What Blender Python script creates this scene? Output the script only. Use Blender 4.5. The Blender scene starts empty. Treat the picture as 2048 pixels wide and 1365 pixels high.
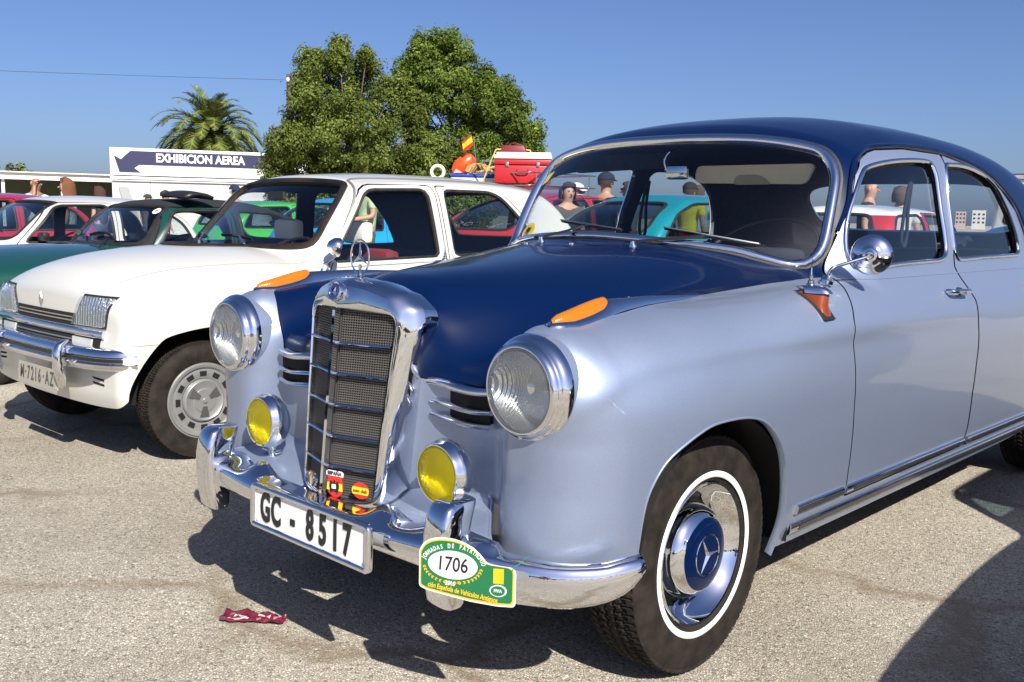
import bpy, bmesh, math, random
import numpy as np
from mathutils import Vector, Matrix, Quaternion
R=math.radians
random.seed(7); rng=np.random.default_rng(7)
SC=bpy.context.scene
COL=SC.collection
# ---------------------------------------------------------------- camera, sky, sun, exposure
cam=bpy.data.cameras.new('camera'); camo=bpy.data.objects.new('camera',cam); COL.objects.link(camo)
yaw,pit,rol=-0.7621,-0.1285,0.0206
cy,sy,cp,sp=math.cos(yaw),math.sin(yaw),math.cos(pit),math.sin(pit)
f=Vector((sy*cp,cy*cp,sp)); r=Vector((cy,-sy,0)); u=r.cross(f)
c,s=math.cos(rol),math.sin(rol)
r2=c*r+s*u; u2=-s*r+c*u
camo.matrix_world=Matrix(((r2.x,u2.x,-f.x,2.0682),(r2.y,u2.y,-f.y,-2.1163),(r2.z,u2.z,-f.z,1.1803),(0,0,0,1)))
cam.sensor_width=36; cam.lens=1942.9/2048*36; cam.clip_start=.05; cam.clip_end=3000
SC.camera=camo
SUN=Vector((1.1,-.5,1.0)).normalized()
el=math.asin(SUN.z); az=math.atan2(SUN.x,SUN.y)
w=bpy.data.worlds.new('World'); SC.world=w; w.use_nodes=True
nt=w.node_tree; nt.nodes.clear()
sky=nt.nodes.new('ShaderNodeTexSky'); sky.sky_type='NISHITA'; sky.sun_disc=False
sky.sun_elevation=el; sky.sun_rotation=az; sky.altitude=0; sky.air_density=.8; sky.dust_density=1.5; sky.ozone_density=8
bg=nt.nodes.new('ShaderNodeBackground'); bg.inputs[1].default_value=.070
out=nt.nodes.new('ShaderNodeOutputWorld')
tn=nt.nodes.new('ShaderNodeMixRGB'); tn.blend_type='MULTIPLY'; tn.inputs[0].default_value=1; tn.inputs[2].default_value=(1.02,.935,1.0,1); nt.links.new(sky.outputs[0],tn.inputs[1]); nt.links.new(tn.outputs[0],bg.inputs[0]); nt.links.new(bg.outputs[0],out.inputs[0])
sl=bpy.data.lights.new('sun','SUN'); sl.energy=5.0; sl.angle=R(.53); sl.color=(1,.95,.86)
slo=bpy.data.objects.new('sun',sl); COL.objects.link(slo); slo.rotation_euler=SUN.to_track_quat('Z','Y').to_euler(); slo.location=(10,-5,12)
SC.view_settings.view_transform='Standard'; SC.view_settings.look='None'; SC.view_settings.gamma=1; SC.view_settings.use_curve_mapping=False
SC.view_settings.exposure=.78
SC.render.engine='CYCLES'
SC.cycles.transparent_max_bounces=24; SC.cycles.max_bounces=10; SC.cycles.glossy_bounces=6
# ---------------------------------------------------------------- materials
MATS={}
def mat(name,col=(.5,.5,.5),rough=.5,metal=0,coat=0,coatr=.03,spec=.5,emis=None,alpha=None):
    m=bpy.data.materials.new(name); m.use_nodes=True; b=m.node_tree.nodes['Principled BSDF']
    b.inputs['Base Color'].default_value=(*col,1); b.inputs['Roughness'].default_value=rough; b.inputs['Metallic'].default_value=metal
    b.inputs['Coat Weight'].default_value=coat; b.inputs['Coat Roughness'].default_value=coatr; b.inputs['Specular IOR Level'].default_value=spec
    MATS[name]=m; return m
def N(m,t,**k):
    n=m.node_tree.nodes.new(t)
    for a,b in k.items():
        if a in n.inputs: n.inputs[a].default_value=b
        else: setattr(n,a,b)
    return n
def L(m,a,b): m.node_tree.links.new(a,b)
def bsdf(m): return m.node_tree.nodes['Principled BSDF']
def noisy(m,c1,c2,scale=8,rlo=None,rhi=None,bump=0,bscale=None,detail=6,coord='Object',lo=.35,hi=.65):
    tc=N(m,'ShaderNodeTexCoord'); nz=N(m,'ShaderNodeTexNoise',Scale=scale,Detail=detail,Roughness=.6)
    L(m,tc.outputs[coord],nz.inputs['Vector'])
    cr=N(m,'ShaderNodeValToRGB'); cr.color_ramp.elements[0].position=lo; cr.color_ramp.elements[1].position=hi
    cr.color_ramp.elements[0].color=(*c1,1); cr.color_ramp.elements[1].color=(*c2,1)
    L(m,nz.outputs[0],cr.inputs[0]); L(m,cr.outputs[0],bsdf(m).inputs['Base Color'])
    if rlo is not None:
        mr=N(m,'ShaderNodeMapRange'); mr.inputs[3].default_value=rlo; mr.inputs[4].default_value=rhi
        L(m,nz.outputs[0],mr.inputs[0]); L(m,mr.outputs[0],bsdf(m).inputs['Roughness'])
    if bump:
        nb=N(m,'ShaderNodeTexNoise',Scale=bscale or scale*4,Detail=5.0); L(m,tc.outputs[coord],nb.inputs['Vector'])
        bp=N(m,'ShaderNodeBump',Strength=bump,Distance=.01); L(m,nb.outputs[0],bp.inputs['Height']); L(m,bp.outputs[0],bsdf(m).inputs['Normal'])
    return m
def paint(name,col,metal=0,rough=.35,coat=1,flake=0,orange=.0006,coatr=.02):
    m=mat(name,col,rough,metal,coat,coatr)
    tc=N(m,'ShaderNodeTexCoord')
    if flake:
        vz=N(m,'ShaderNodeTexVoronoi',Scale=900.0); L(m,tc.outputs['Object'],vz.inputs['Vector'])
        mx=N(m,'ShaderNodeMixRGB',blend_type='MULTIPLY'); mx.inputs[0].default_value=flake; mx.inputs[1].default_value=(*col,1)
        L(m,vz.outputs['Color'],mx.inputs[2])
        hs=N(m,'ShaderNodeBrightContrast'); hs.inputs[1].default_value=0
        L(m,mx.outputs[0],bsdf(m).inputs['Base Color'])
    # faint dust film and orange peel
    nz=N(m,'ShaderNodeTexNoise',Scale=3.0,Detail=8.0,Roughness=.65); L(m,tc.outputs['Object'],nz.inputs['Vector'])
    mr=N(m,'ShaderNodeMapRange'); mr.inputs[1].default_value=.4; mr.inputs[2].default_value=.75; mr.inputs[3].default_value=coatr; mr.inputs[4].default_value=coatr+.05
    L(m,nz.outputs[0],mr.inputs[0]); L(m,mr.outputs[0],bsdf(m).inputs['Coat Roughness'])
    n2=N(m,'ShaderNodeTexNoise',Scale=60.0,Detail=2.0); L(m,tc.outputs['Object'],n2.inputs['Vector'])
    b=N(m,'ShaderNodeBump',Strength=.25,Distance=orange); L(m,n2.outputs[0],b.inputs['Height']); L(m,b.outputs[0],bsdf(m).inputs['Coat Normal'])
    return m
def glassm(name,tint=(.8,.88,.86),rough=0.0,refl=1.0):
    m=bpy.data.materials.new(name); m.use_nodes=True; t=m.node_tree; t.nodes.clear()
    o=t.nodes.new('ShaderNodeOutputMaterial'); tr=t.nodes.new('ShaderNodeBsdfTransparent'); tr.inputs[0].default_value=(*tint,1)
    g=t.nodes.new('ShaderNodeBsdfGlossy'); g.inputs['Roughness'].default_value=rough; g.inputs[0].default_value=(refl,refl,refl,1)
    fr=t.nodes.new('ShaderNodeFresnel'); ge=t.nodes.new('ShaderNodeNewGeometry'); mi=t.nodes.new('ShaderNodeMath'); mi.operation='MULTIPLY_ADD'; mi.inputs[1].default_value=-.8333; mi.inputs[2].default_value=1.5; t.links.new(ge.outputs['Backfacing'],mi.inputs[0]); t.links.new(mi.outputs[0],fr.inputs[0])
    mx=t.nodes.new('ShaderNodeMixShader'); t.links.new(fr.outputs[0],mx.inputs[0]); t.links.new(tr.outputs[0],mx.inputs[1]); t.links.new(g.outputs[0],mx.inputs[2]); t.links.new(mx.outputs[0],o.inputs[0])
    MATS[name]=m; return m
silver=paint('silver_paint',(.285,.342,.475),metal=.58,rough=.42,flake=.18)
bsdf(silver).inputs['Coat IOR'].default_value=1.38; bsdf(silver).inputs['Coat Weight'].default_value=.8
navy=paint('navy_paint',(.0006,.0075,.040),metal=0,rough=.35)
bsdf(navy).inputs['Specular IOR Level'].default_value=.1; bsdf(navy).inputs['Coat IOR'].default_value=1.33; bsdf(navy).inputs['Coat Weight'].default_value=.55
whitep=paint('white_paint',(.56,.555,.51),rough=.35,coat=.8,coatr=.04)
chrome=mat('chrome',(.78,.79,.81),.04,1); 
tc=N(chrome,'ShaderNodeTexCoord'); nz=N(chrome,'ShaderNodeTexNoise',Scale=14.0,Detail=6.0); L(chrome,tc.outputs['Object'],nz.inputs['Vector'])
mr=N(chrome,'ShaderNodeMapRange'); mr.inputs[1].default_value=.45; mr.inputs[2].default_value=.8; mr.inputs[3].default_value=.012; mr.inputs[4].default_value=.07; L(chrome,nz.outputs[0],mr.inputs[0]); L(chrome,mr.outputs[0],bsdf(chrome).inputs['Roughness'])
satin=mat('satin_steel',(.62,.62,.62),.3,1)
black=mat('black_plastic',(.012,.012,.013),.45)
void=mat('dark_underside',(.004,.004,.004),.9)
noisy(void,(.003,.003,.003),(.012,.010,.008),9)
rubber=mat('tyre_rubber',(.03,.027,.025),.75); noisy(rubber,(.010,.0085,.0075),(.028,.022,.018),14,.6,.9,.15,90)
bsdf(rubber).inputs['Specular IOR Level'].default_value=.18
rubber2=mat('window_rubber',(.012,.012,.012),.5); noisy(rubber2,(.008,.008,.008),(.022,.019,.017),20,.4,.7)
whitewall=mat('whitewall_rubber',(.75,.76,.74),.55); noisy(whitewall,(.66,.66,.62),(.80,.81,.79),20)
clear=glassm('window_glass',(.93,.955,.95)); clear2=glassm('tinted_glass',(.45,.55,.58)); darkglass=glassm('shaded_glass',(.16,.2,.24))
amber_dark=mat('dark_amber_lens',(.20,.035,.002),.14,0,.5)
amber=mat('amber_lens',(.42,.125,.003),.2,0,.25)
beige_fix=None
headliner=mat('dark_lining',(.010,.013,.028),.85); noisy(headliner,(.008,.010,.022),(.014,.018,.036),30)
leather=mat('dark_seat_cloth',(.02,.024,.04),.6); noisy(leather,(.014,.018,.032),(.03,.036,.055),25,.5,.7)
beige=mat('beige_vinyl',(.80,.70,.44),.6); noisy(beige,(.76,.66,.40),(.82,.72,.47),14)
# ---------------------------------------------------------------- object helpers
def tag(o,label=None,cat=None,group=None,kind=None):
    if label: o['label']=label
    if cat: o['category']=cat
    if group: o['group']=group
    if kind: o['kind']=kind
    return o
def empty(name,loc=(0,0,0),rz=0,label=None,cat=None,group=None):
    o=bpy.data.objects.new(name,None); COL.objects.link(o); o.location=loc; o.rotation_euler=(0,0,rz); o.empty_display_size=.2
    return tag(o,label,cat,group)
class MB:
    def __init__(s): s.v=[]; s.f=[]; s.n=0
    def add(s,V,F):
        V=np.asarray(V,float).reshape(-1,3); s.v.append(V)
        for q in F: s.f.append(tuple(int(i)+s.n for i in q))
        s.n+=len(V); return s
    def box(s,c,d,rot=None,bev=0,taper=(1,1)):
        hx,hy,hz=d[0]/2,d[1]/2,d[2]/2
        if bev<=0:
            V=np.array([[sx*hx*(taper[0] if sz>0 else 1),sy_*hy*(taper[1] if sz>0 else 1),sz*hz] for sz in(-1,1) for sy_ in(-1,1) for sx in(-1,1)],float)
            F=[(0,2,3,1),(4,5,7,6),(0,1,5,4),(2,6,7,3),(0,4,6,2),(1,3,7,5)]
        else:
            V,F=rbox(hx,hy,hz,bev,taper)
        if rot is not None: V=V@np.array(rot).T
        return s.add(V+np.array(c),F)
    def grid(s,G,closeu=False,closev=False,flip=False):
        G=np.asarray(G,float); n,m=G.shape[:2]; F=[]
        for i in range(n if closeu else n-1):
            for j in range(m if closev else m-1):
                q=(i*m+j,((i+1)%n)*m+j,((i+1)%n)*m+(j+1)%m,i*m+(j+1)%m)
                F.append(q[::-1] if flip else q)
        return s.add(G.reshape(-1,3),F)
    def lathe(s,prof,o=(0,0,0),ax=(0,-1,0),n=48,cap0=False,cap1=False,a0=0,a1=2*math.pi):
        ax=Vector(ax).normalized(); up=Vector((0,0,1)) if abs(ax.z)<.9 else Vector((1,0,0)); b=up.cross(ax).normalized(); c=ax.cross(b)
        full=abs(a1-a0-2*math.pi)<1e-6
        th=a0+(a1-a0)*np.arange(n if full else n+1)/n
        P=np.array(prof,float); A,B,Cc=map(np.array,(ax,b,c))
        G=np.array(o)+P[None,:,1,None]*A+P[None,:,0,None]*(np.cos(th)[:,None,None]*B+np.sin(th)[:,None,None]*Cc)
        s.grid(G,closeu=full,flip=True)
        m=len(P); base=s.n-G.shape[0]*m
        if cap0: s.f.append(tuple(base+i*m for i in range(len(th)))[::-1])
        if cap1: s.f.append(tuple(base+i*m+m-1 for i in range(len(th))))
        return s
    def tube(s,path,rad,n=8,closed=False,cap=True):
        P=np.asarray(path,float); k=len(P); rad=np.broadcast_to(np.asarray(rad,float),(k,))
        if closed: T=np.roll(P,-1,0)-np.roll(P,1,0)
        else:
            T=np.empty_like(P); T[1:-1]=P[2:]-P[:-2]; T[0]=P[1]-P[0]; T[-1]=P[-1]-P[-2]
        T/=np.linalg.norm(T,axis=1)[:,None]+1e-12
        u=np.cross(T[0],[0,0,1]); 
        if np.linalg.norm(u)<.1: u=np.cross(T[0],[1,0,0])
        U=[]
        for i in range(k):
            u=u-T[i]*(u@T[i]); u=u/np.linalg.norm(u); U.append(u)
        U=np.array(U); W=np.cross(T,U); th=2*math.pi*np.arange(n)/n
        G=P[:,None]+rad[:,None,None]*(np.cos(th)[None,:,None]*U[:,None]+np.sin(th)[None,:,None]*W[:,None])
        b=s.n; s.grid(G,closeu=closed,closev=True,flip=True)
        if cap and not closed:
            s.f.append(tuple(b+j for j in range(n))); s.f.append(tuple(b+(k-1)*n+j for j in range(n))[::-1])
        return s
    def sweep(s,path,nrm,prof,closed=False,cap=True):
        """prof: (b,n) offsets; b sideways, n along nrm"""
        P=np.asarray(path,float); k=len(P)
        if closed: T=np.roll(P,-1,0)-np.roll(P,1,0)
        else:
            T=np.empty_like(P); T[1:-1]=P[2:]-P[:-2]; T[0]=P[1]-P[0]; T[-1]=P[-1]-P[-2]
        T/=np.linalg.norm(T,axis=1)[:,None]+1e-12
        Nn=np.broadcast_to(np.asarray(nrm,float),P.shape).copy(); Nn-=T*(Nn*T).sum(1)[:,None]; Nn/=np.linalg.norm(Nn,axis=1)[:,None]+1e-12
        B=np.cross(T,Nn); pr=np.asarray(prof,float)
        if pr.ndim==2: pr=np.broadcast_to(pr,(k,)+pr.shape)
        G=P[:,None]+pr[:,:,0,None]*B[:,None]+pr[:,:,1,None]*Nn[:,None]
        b=s.n; m=pr.shape[1]; s.grid(G,closeu=closed,closev=True)
        if cap and not closed:
            s.f.append(tuple(b+j for j in range(m))); s.f.append(tuple(b+(k-1)*m+j for j in range(m))[::-1])
        return s
    def mesh(s,name,smooth=True,sharp=40):
        me=bpy.data.meshes.new(name); me.from_pydata(np.concatenate(s.v).tolist() if s.v else [],[],s.f); 
        if smooth and len(me.polygons):
            me.shade_smooth()
            if sharp: 
                me.set_sharp_from_angle(angle=R(sharp))
        me.update(); return me
    def build(s,name,m,parent=None,smooth=True,sharp=40,bevel=0,seg=2,fixn=False):
        me=s.mesh(name,smooth,sharp)
        if fixn or bevel:
            b=bmesh.new(); b.from_mesh(me)
            bmesh.ops.remove_doubles(b,verts=b.verts,dist=1e-5)
            if fixn: bmesh.ops.recalc_face_normals(b,faces=b.faces)
            if bevel:
                ee=[e for e in b.edges if len(e.link_faces)==2 and e.calc_face_angle(0)>R(35)]
                bmesh.ops.bevel(b,geom=ee,offset=bevel,segments=seg,affect='EDGES',clamp_overlap=True)
            b.to_mesh(me); b.free(); me.shade_smooth() if smooth else None
            if smooth and sharp: me.set_sharp_from_angle(angle=R(sharp))
        o=bpy.data.objects.new(name,me); COL.objects.link(o); o.parent=parent
        for mm in (m if isinstance(m,(list,tuple)) else [m]): me.materials.append(mm)
        return o
def rbox(hx,hy,hz,b,taper=(1,1)):
    b=min(b,hx*.99,hy*.99,hz*.99)
    bm=bmesh.new(); bmesh.ops.create_cube(bm,size=2)
    for v in bm.verts:
        t=v.co.z>0
        v.co=Vector((v.co.x*hx*(taper[0] if t else 1),v.co.y*hy*(taper[1] if t else 1),v.co.z*hz))
    bmesh.ops.bevel(bm,geom=list(bm.edges),offset=b,segments=2,affect='EDGES',profile=.6)
    V=np.array([v.co[:] for v in bm.verts]); F=[tuple(v.index for v in f.verts) for f in bm.faces]; bm.free(); return V,F
def cr(pts,n=8,closed=False):
    P=np.asarray(pts,float); k=len(P); o=[]
    for i in range(k if closed else k-1):
        if closed: a,b,c_,d=P[(i-1)%k],P[i],P[(i+1)%k],P[(i+2)%k]
        else: a,b,c_,d=P[max(i-1,0)],P[i],P[i+1],P[min(i+2,k-1)]
        for t in np.arange(n)/n:
            o.append(.5*((2*b)+(c_-a)*t+(2*a-5*b+4*c_-d)*t*t+(-a+3*b-3*c_+d)*t**3))
    if not closed: o.append(P[-1])
    return np.array(o)
def rpoly(pts,rad,n=5):
    """closed polygon with rounded corners; rad scalar or list"""
    P=np.asarray(pts,float); k=len(P); rad=np.broadcast_to(rad,(k,)); o=[]
    for i in range(k):
        a,b,c_=P[i-1],P[i],P[(i+1)%k]; u=(a-b);v=(c_-b);lu,lv=np.linalg.norm(u),np.linalg.norm(v); u/=lu;v/=lv
        d=min(rad[i],lu*.49,lv*.49)
        for t in np.linspace(0,1,n): o.append((1-t)**2*(b+u*d)+2*t*(1-t)*b+t*t*(b+v*d))
    return np.array(o)
def resamp(P,step,closed=True):
    P=np.asarray(P,float); Q=np.vstack([P,P[:1]]) if closed else P
    d=np.r_[0,np.cumsum(np.linalg.norm(np.diff(Q,axis=0),axis=1))]; n=max(int(round(d[-1]/step)),3)
    t=np.linspace(0,d[-1],n+1)[:-1] if closed else np.linspace(0,d[-1],n+1)
    return np.stack([np.interp(t,d,Q[:,i]) for i in range(Q.shape[1])],1)
class Spl:
    def __init__(s,*kv):
        s.x=np.array([a for a,b in kv],float); s.y=np.array([b for a,b in kv],float)
        h=np.diff(s.x); d=np.diff(s.y)/h; m=np.empty(len(s.x)); m[0]=d[0]; m[-1]=d[-1]
        for i in range(1,len(m)-1):
            m[i]=0 if d[i-1]*d[i]<=0 else (h[i-1]+h[i])/(h[i]/d[i-1]+h[i-1]/d[i]) 
        s.m=m
    def __call__(s,q):
        x,y,m=s.x,s.y,s.m; i=np.clip(np.searchsorted(x,q)-1,0,len(x)-2); h=x[i+1]-x[i]; t=(q-x[i])/h; tc=np.clip(t,0,1)
        r=(2*tc**3-3*tc**2+1)*y[i]+(tc**3-2*tc**2+tc)*h*m[i]+(-2*tc**3+3*tc**2)*y[i+1]+(tc**3-tc**2)*h*m[i+1]
        return r+np.where(t<0,t*h*m[0],0)+np.where(t>1,(t-1)*h*m[-1],0)
def smax(a,b,k):
    h=np.maximum(k-np.abs(a-b),0)/k; return np.maximum(a,b)+h*h*k*.25
def smin(a,b,k): return -smax(-a,-b,k)
def psdf(px,py,poly):
    P=np.asarray(poly,float); d=np.full(np.shape(px),1e9); ins=np.zeros(np.shape(px),bool)
    for i in range(len(P)):
        ax,ay=P[i]; bx,by=P[(i+1)%len(P)]; ex,ey=bx-ax,by-ay; wx,wy=px-ax,py-ay
        t=np.clip((wx*ex+wy*ey)/(ex*ex+ey*ey+1e-12),0,1); d=np.minimum(d,(wx-ex*t)**2+(wy-ey*t)**2)
        c=((ay<=py)&(by>py))|((by<=py)&(ay>py)); xs=ax+(py-ay)/(by-ay if by!=ay else 1e-9)*ex; ins^=c&(px<xs)
    d=np.sqrt(d); return np.where(ins,-d,d)
def grad(F,P,e=1e-3):
    x,y,z=P.T
    return np.stack([F(x+e,y,z)-F(x-e,y,z),F(x,y+e,z)-F(x,y-e,z),F(x,y,z+e)-F(x,y,z-e)],1)/(2*e)
def iso(F,lo,hi,h):
    """surface nets on an analytic field, vertices projected onto the surface"""
    ax=[np.arange(lo[i],hi[i]+h,h) for i in range(3)]
    V=np.empty(tuple(len(a) for a in ax),np.float32)
    X,Z=np.meshgrid(ax[0],ax[2],indexing='ij')
    st=max(1,int(400000/X.size))
    for j in range(0,len(ax[1]),st):
        ys=ax[1][j:j+st]; X3=np.broadcast_to(X[:,None,:],(X.shape[0],len(ys),X.shape[1])); Z3=np.broadcast_to(Z[:,None,:],X3.shape); Y3=np.broadcast_to(ys[None,:,None],X3.shape)
        V[:,j:j+st,:]=F(X3,Y3,Z3)
    n=V.shape; ins=V<0; cnt=np.zeros((n[0]-1,n[1]-1,n[2]-1),np.int8)
    cs=[(a,b,c_) for a in(0,1) for b in(0,1) for c_ in(0,1)]
    sl_=lambda A,c_:A[c_[0]:n[0]-1+c_[0],c_[1]:n[1]-1+c_[1],c_[2]:n[2]-1+c_[2]]
    for c_ in cs: cnt+=sl_(ins,c_)
    act=(cnt>0)&(cnt<8); idx=np.argwhere(act); ID=np.full(act.shape,-1,np.int64); ID[act]=np.arange(len(idx))
    pos=np.zeros((len(idx),3)); num=np.zeros(len(idx))
    I=idx.T
    for a in cs:
        for d in range(3):
            if a[d]: continue
            b=list(a); b[d]=1
            va=V[I[0]+a[0],I[1]+a[1],I[2]+a[2]]; vb=V[I[0]+b[0],I[1]+b[1],I[2]+b[2]]; m=(va<0)!=(vb<0)
            t=va[m]/(va[m]-vb[m]); p=np.tile(np.array(a,float),(m.sum(),1)); p[:,d]=t; pos[m]+=p; num[m]+=1
    P=(idx+pos/num[:,None])*h+np.array([a[0] for a in ax])
    Fs=[]
    for d in range(3):
        sl0=[slice(None)]*3; sl1=[slice(None)]*3; sl0[d]=slice(0,-1); sl1[d]=slice(1,None)
        A=ins[tuple(sl0)]; B=ins[tuple(sl1)]; e=np.argwhere(A!=B); o1,o2=[q for q in range(3) if q!=d]
        ok=(e[:,o1]>0)&(e[:,o2]>0)&(e[:,o1]<n[o1]-1)&(e[:,o2]<n[o2]-1); e=e[ok]
        def g(a,b):
            q=e.copy(); q[:,o1]-=a; q[:,o2]-=b; return ID[q[:,0],q[:,1],q[:,2]]
        q=np.stack([g(1,1),g(0,1),g(0,0),g(1,0)],1); fl=A[e[:,0],e[:,1],e[:,2]]
        if d==1: fl=~fl
        q[~fl]=q[~fl][:,::-1]; Fs.append(q)
    Q=np.concatenate(Fs); T=np.concatenate([Q[:,[0,1,2]],Q[:,[0,2,3]]])
    for _ in range(4):
        g_=grad(F,P); v=F(*P.T); st_=v[:,None]*g_/((g_**2).sum(1)[:,None]+1e-6); l=np.linalg.norm(st_,axis=1)[:,None]; st_*=np.minimum(1,.6*h/(l+1e-9)); P=P-st_
    return P,T
def clip(PT,fn):
    """split triangles where fn(P)=0 -> (inside fn<0, outside)"""
    P,T=PT
    if len(T)==0: return (P,T),(P,T)
    s=fn(P[:,0],P[:,1],P[:,2]); s=np.where(np.abs(s)<1e-7,1e-7,s); I=s<0; c=I[T].sum(1)
    mix=(c>0)&(c<3); M=T[mix]; ins=[T[c==3]]; outs=[T[c==0]]
    if len(M):
        mi=I[M]; one=mi.sum(1)==1; odd=np.where(one[:,None],mi,~mi); k=odd.argmax(1); r_=np.arange(len(M))
        a,b,d=M[r_,k],M[r_,(k+1)%3],M[r_,(k+2)%3]
        E=np.concatenate([np.stack([a,b],1),np.stack([a,d],1)]); Es=np.sort(E,1); U,inv=np.unique(Es,axis=0,return_inverse=True); inv=inv.reshape(-1)
        t=s[U[:,0]]/(s[U[:,0]]-s[U[:,1]]); NP=P[U[:,0]]+(P[U[:,1]]-P[U[:,0]])*t[:,None]
        nb=len(P); P=np.vstack([P,NP]); ab=nb+inv[:len(M)]; ad=nb+inv[len(M):]
        A=np.stack([a,ab,ad],1); B1=np.stack([ab,b,d],1); B2=np.stack([ab,d,ad],1)
        ins+=[A[one],B1[~one],B2[~one]]; outs+=[A[~one],B1[one],B2[one]]
    def comp(T_):
        T_=np.concatenate(T_); u_,inv_=np.unique(T_,return_inverse=True); return P[u_],inv_.reshape(T_.shape)
    return comp(ins),comp(outs)
def obj_iso(name,PT,F,m,parent,off=0,flip=False):
    P,T=PT; g=grad(F,P); g/=np.linalg.norm(g,axis=1)[:,None]+1e-9
    if off: P=P+g*off
    if flip: T=T[:,::-1]; g=-g
    me=bpy.data.meshes.new(name); me.from_pydata(P.tolist(),[],T.tolist()); me.shade_smooth(); me.normals_split_custom_set_from_vertices(g.tolist()); me.materials.append(m)
    o=bpy.data.objects.new(name,me); COL.objects.link(o); o.parent=parent; return o
def root(F,Q,axis,a,b,n=90):
    """first surface hit marching from a to b along axis; Q has the other two coords in order"""
    Q=np.asarray(Q,float); oth=[i for i in range(3) if i!=axis]; ts=np.linspace(a,b,n); k=len(Q)
    P=np.empty((n,k,3)); P[:,:,oth[0]]=Q[:,0]; P[:,:,oth[1]]=Q[:,1]; P[:,:,axis]=ts[:,None]
    ins=(F(*P.reshape(-1,3).T)<0).reshape(n,k); ins[0]=False; hit_=ins.any(0); first=np.where(hit_,ins.argmax(0),n-1); hi=ts[first]; lo=np.where(hit_,ts[np.maximum(first-1,0)],b)
    R1=np.empty((k,3)); R1[:,oth[0]]=Q[:,0]; R1[:,oth[1]]=Q[:,1]
    for _ in range(3):
        fr=np.linspace(0,1,9); tt=lo[None]+(hi-lo)[None]*fr[:,None]; PP=np.empty((9,k,3)); PP[:,:,oth[0]]=Q[:,0]; PP[:,:,oth[1]]=Q[:,1]; PP[:,:,axis]=tt
        v=(F(*PP.reshape(-1,3).T)<0).reshape(9,k); v[0]=False; v[8]=True; f_=v.argmax(0); ii=np.arange(k); hi,lo=tt[f_,ii],tt[f_-1,ii]
    R1[:,axis]=(lo+hi)/2; return R1
def trim(name,F,Q,axis,a,b,prof,m,parent,closed=True,mirror=False,step=.02,off=0):
    Q=resamp(Q,step,closed); P=root(F,Q,axis,a,b); g=grad(F,P,2e-3); g/=np.linalg.norm(g,axis=1)[:,None]
    if off: P=P+g*off
    mb=MB(); mb.sweep(P,g,prof,closed=closed)
    return mb.build(name,m,parent,fixn=True,sharp=60)
TMP=bpy.data.scenes.new('workshop')
def text_mesh(txt,size,xs=1,bold=0,ext=.001,space=1):
    c_=bpy.data.curves.new('lettering','FONT'); c_.body=txt; c_.size=size; c_.align_x='CENTER'; c_.align_y='CENTER'; c_.offset=bold; c_.extrude=ext; c_.space_character=space; c_.resolution_u=4
    o=bpy.data.objects.new('lettering',c_); TMP.collection.objects.link(o); TMP.view_layers[0].update(); dg=TMP.view_layers[0].depsgraph; me=bpy.data.meshes.new_from_object(o.evaluated_get(dg))
    bpy.data.objects.remove(o); bpy.data.curves.remove(c_)
    V=np.array([v.co[:] for v in me.vertices]) if len(me.vertices) else np.zeros((0,3)); V[:,0]*=xs
    Fc=[tuple(p.vertices) for p in me.polygons]; bpy.data.meshes.remove(me); return V,Fc
def place(V,o,ux,uy,un):
    V=np.asarray(V,float); return np.array(o)+V[:,0:1]*np.array(ux)+V[:,1:2]*np.array(uy)+V[:,2:3]*np.array(un)
def flat(pts,z0=0,z1=.002):
    """prism from closed 2d outline; returns V,F"""
    n=len(pts); V=[(p[0],p[1],z0) for p in pts]+[(p[0],p[1],z1) for p in pts]
    F=[tuple(range(n))[::-1],tuple(range(n,2*n))]+[(i,(i+1)%n,(i+1)%n+n,i+n) for i in range(n)]
    return np.array(V),F
def circ(r,n=32,cx=0,cy=0,ry=None): return [(cx+r*math.cos(2*math.pi*i/n),cy+(ry or r)*math.sin(2*math.pi*i/n)) for i in range(n)]
def copy_tree(o,parent=None,mirror=False):
    c_=o.copy(); COL.objects.link(c_); c_.parent=parent
    for ch in list(o.children): copy_tree(ch,c_)
    return c_
def mirx(me,name=None):
    m2=me.copy()
    m2.transform(Matrix.Scale(-1,4,(1,0,0))); m2.flip_normals(); return m2
def mirror_obj(o,parent=None):
    """a mirrored twin (x -> -x) of an object and its children, with its own mesh"""
    me=None
    if o.type=='MESH': me=mirx(o.data)
    c_=bpy.data.objects.new(o.name.split('.')[0],me); COL.objects.link(c_); c_.parent=parent if parent else o.parent
    for ch in list(o.children): mirror_obj(ch,c_)
    return c_
# ================================================================ the two-tone saloon
PON=empty('vintage_saloon',(0,0,0),0,'silver and navy vintage saloon with upright chrome grille and yellow fog lamps, nearest the camera','car')
W_=Spl((.24,.770),(.30,.792),(.38,.815),(.48,.834),(.62,.852),(.75,.860),(.88,.852),(.96,.836),(1.03,.815))
Zf_=Spl((-.60,1.20),(-.50,1.092),(-.44,1.028),(-.40,1.0),(-.33,.98),(-.2,.966),(0,.968),(.2,.976),(.45,.995),(.65,1.016),(.9,1.022),(2.5,1.024),(2.9,1.0),(3.3,.95),(3.7,.88))
Zh_=Spl((-.60,.965),(-.5,.99),(-.35,1.018),(-.1,1.045),(.15,1.073),(.35,1.098),(.5,1.115),(.7,1.12))
wh_=Spl((-.6,.24),(-.45,.28),(-.3,.37),(-.1,.48),(.15,.58),(.4,.66),(.7,.72))
dk_=Spl((-.5,.80),(-.3,.86),(-.1,.91),(.2,.945),(.5,.985),(.7,1.01),(3.0,1.0),(3.3,.93))
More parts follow.
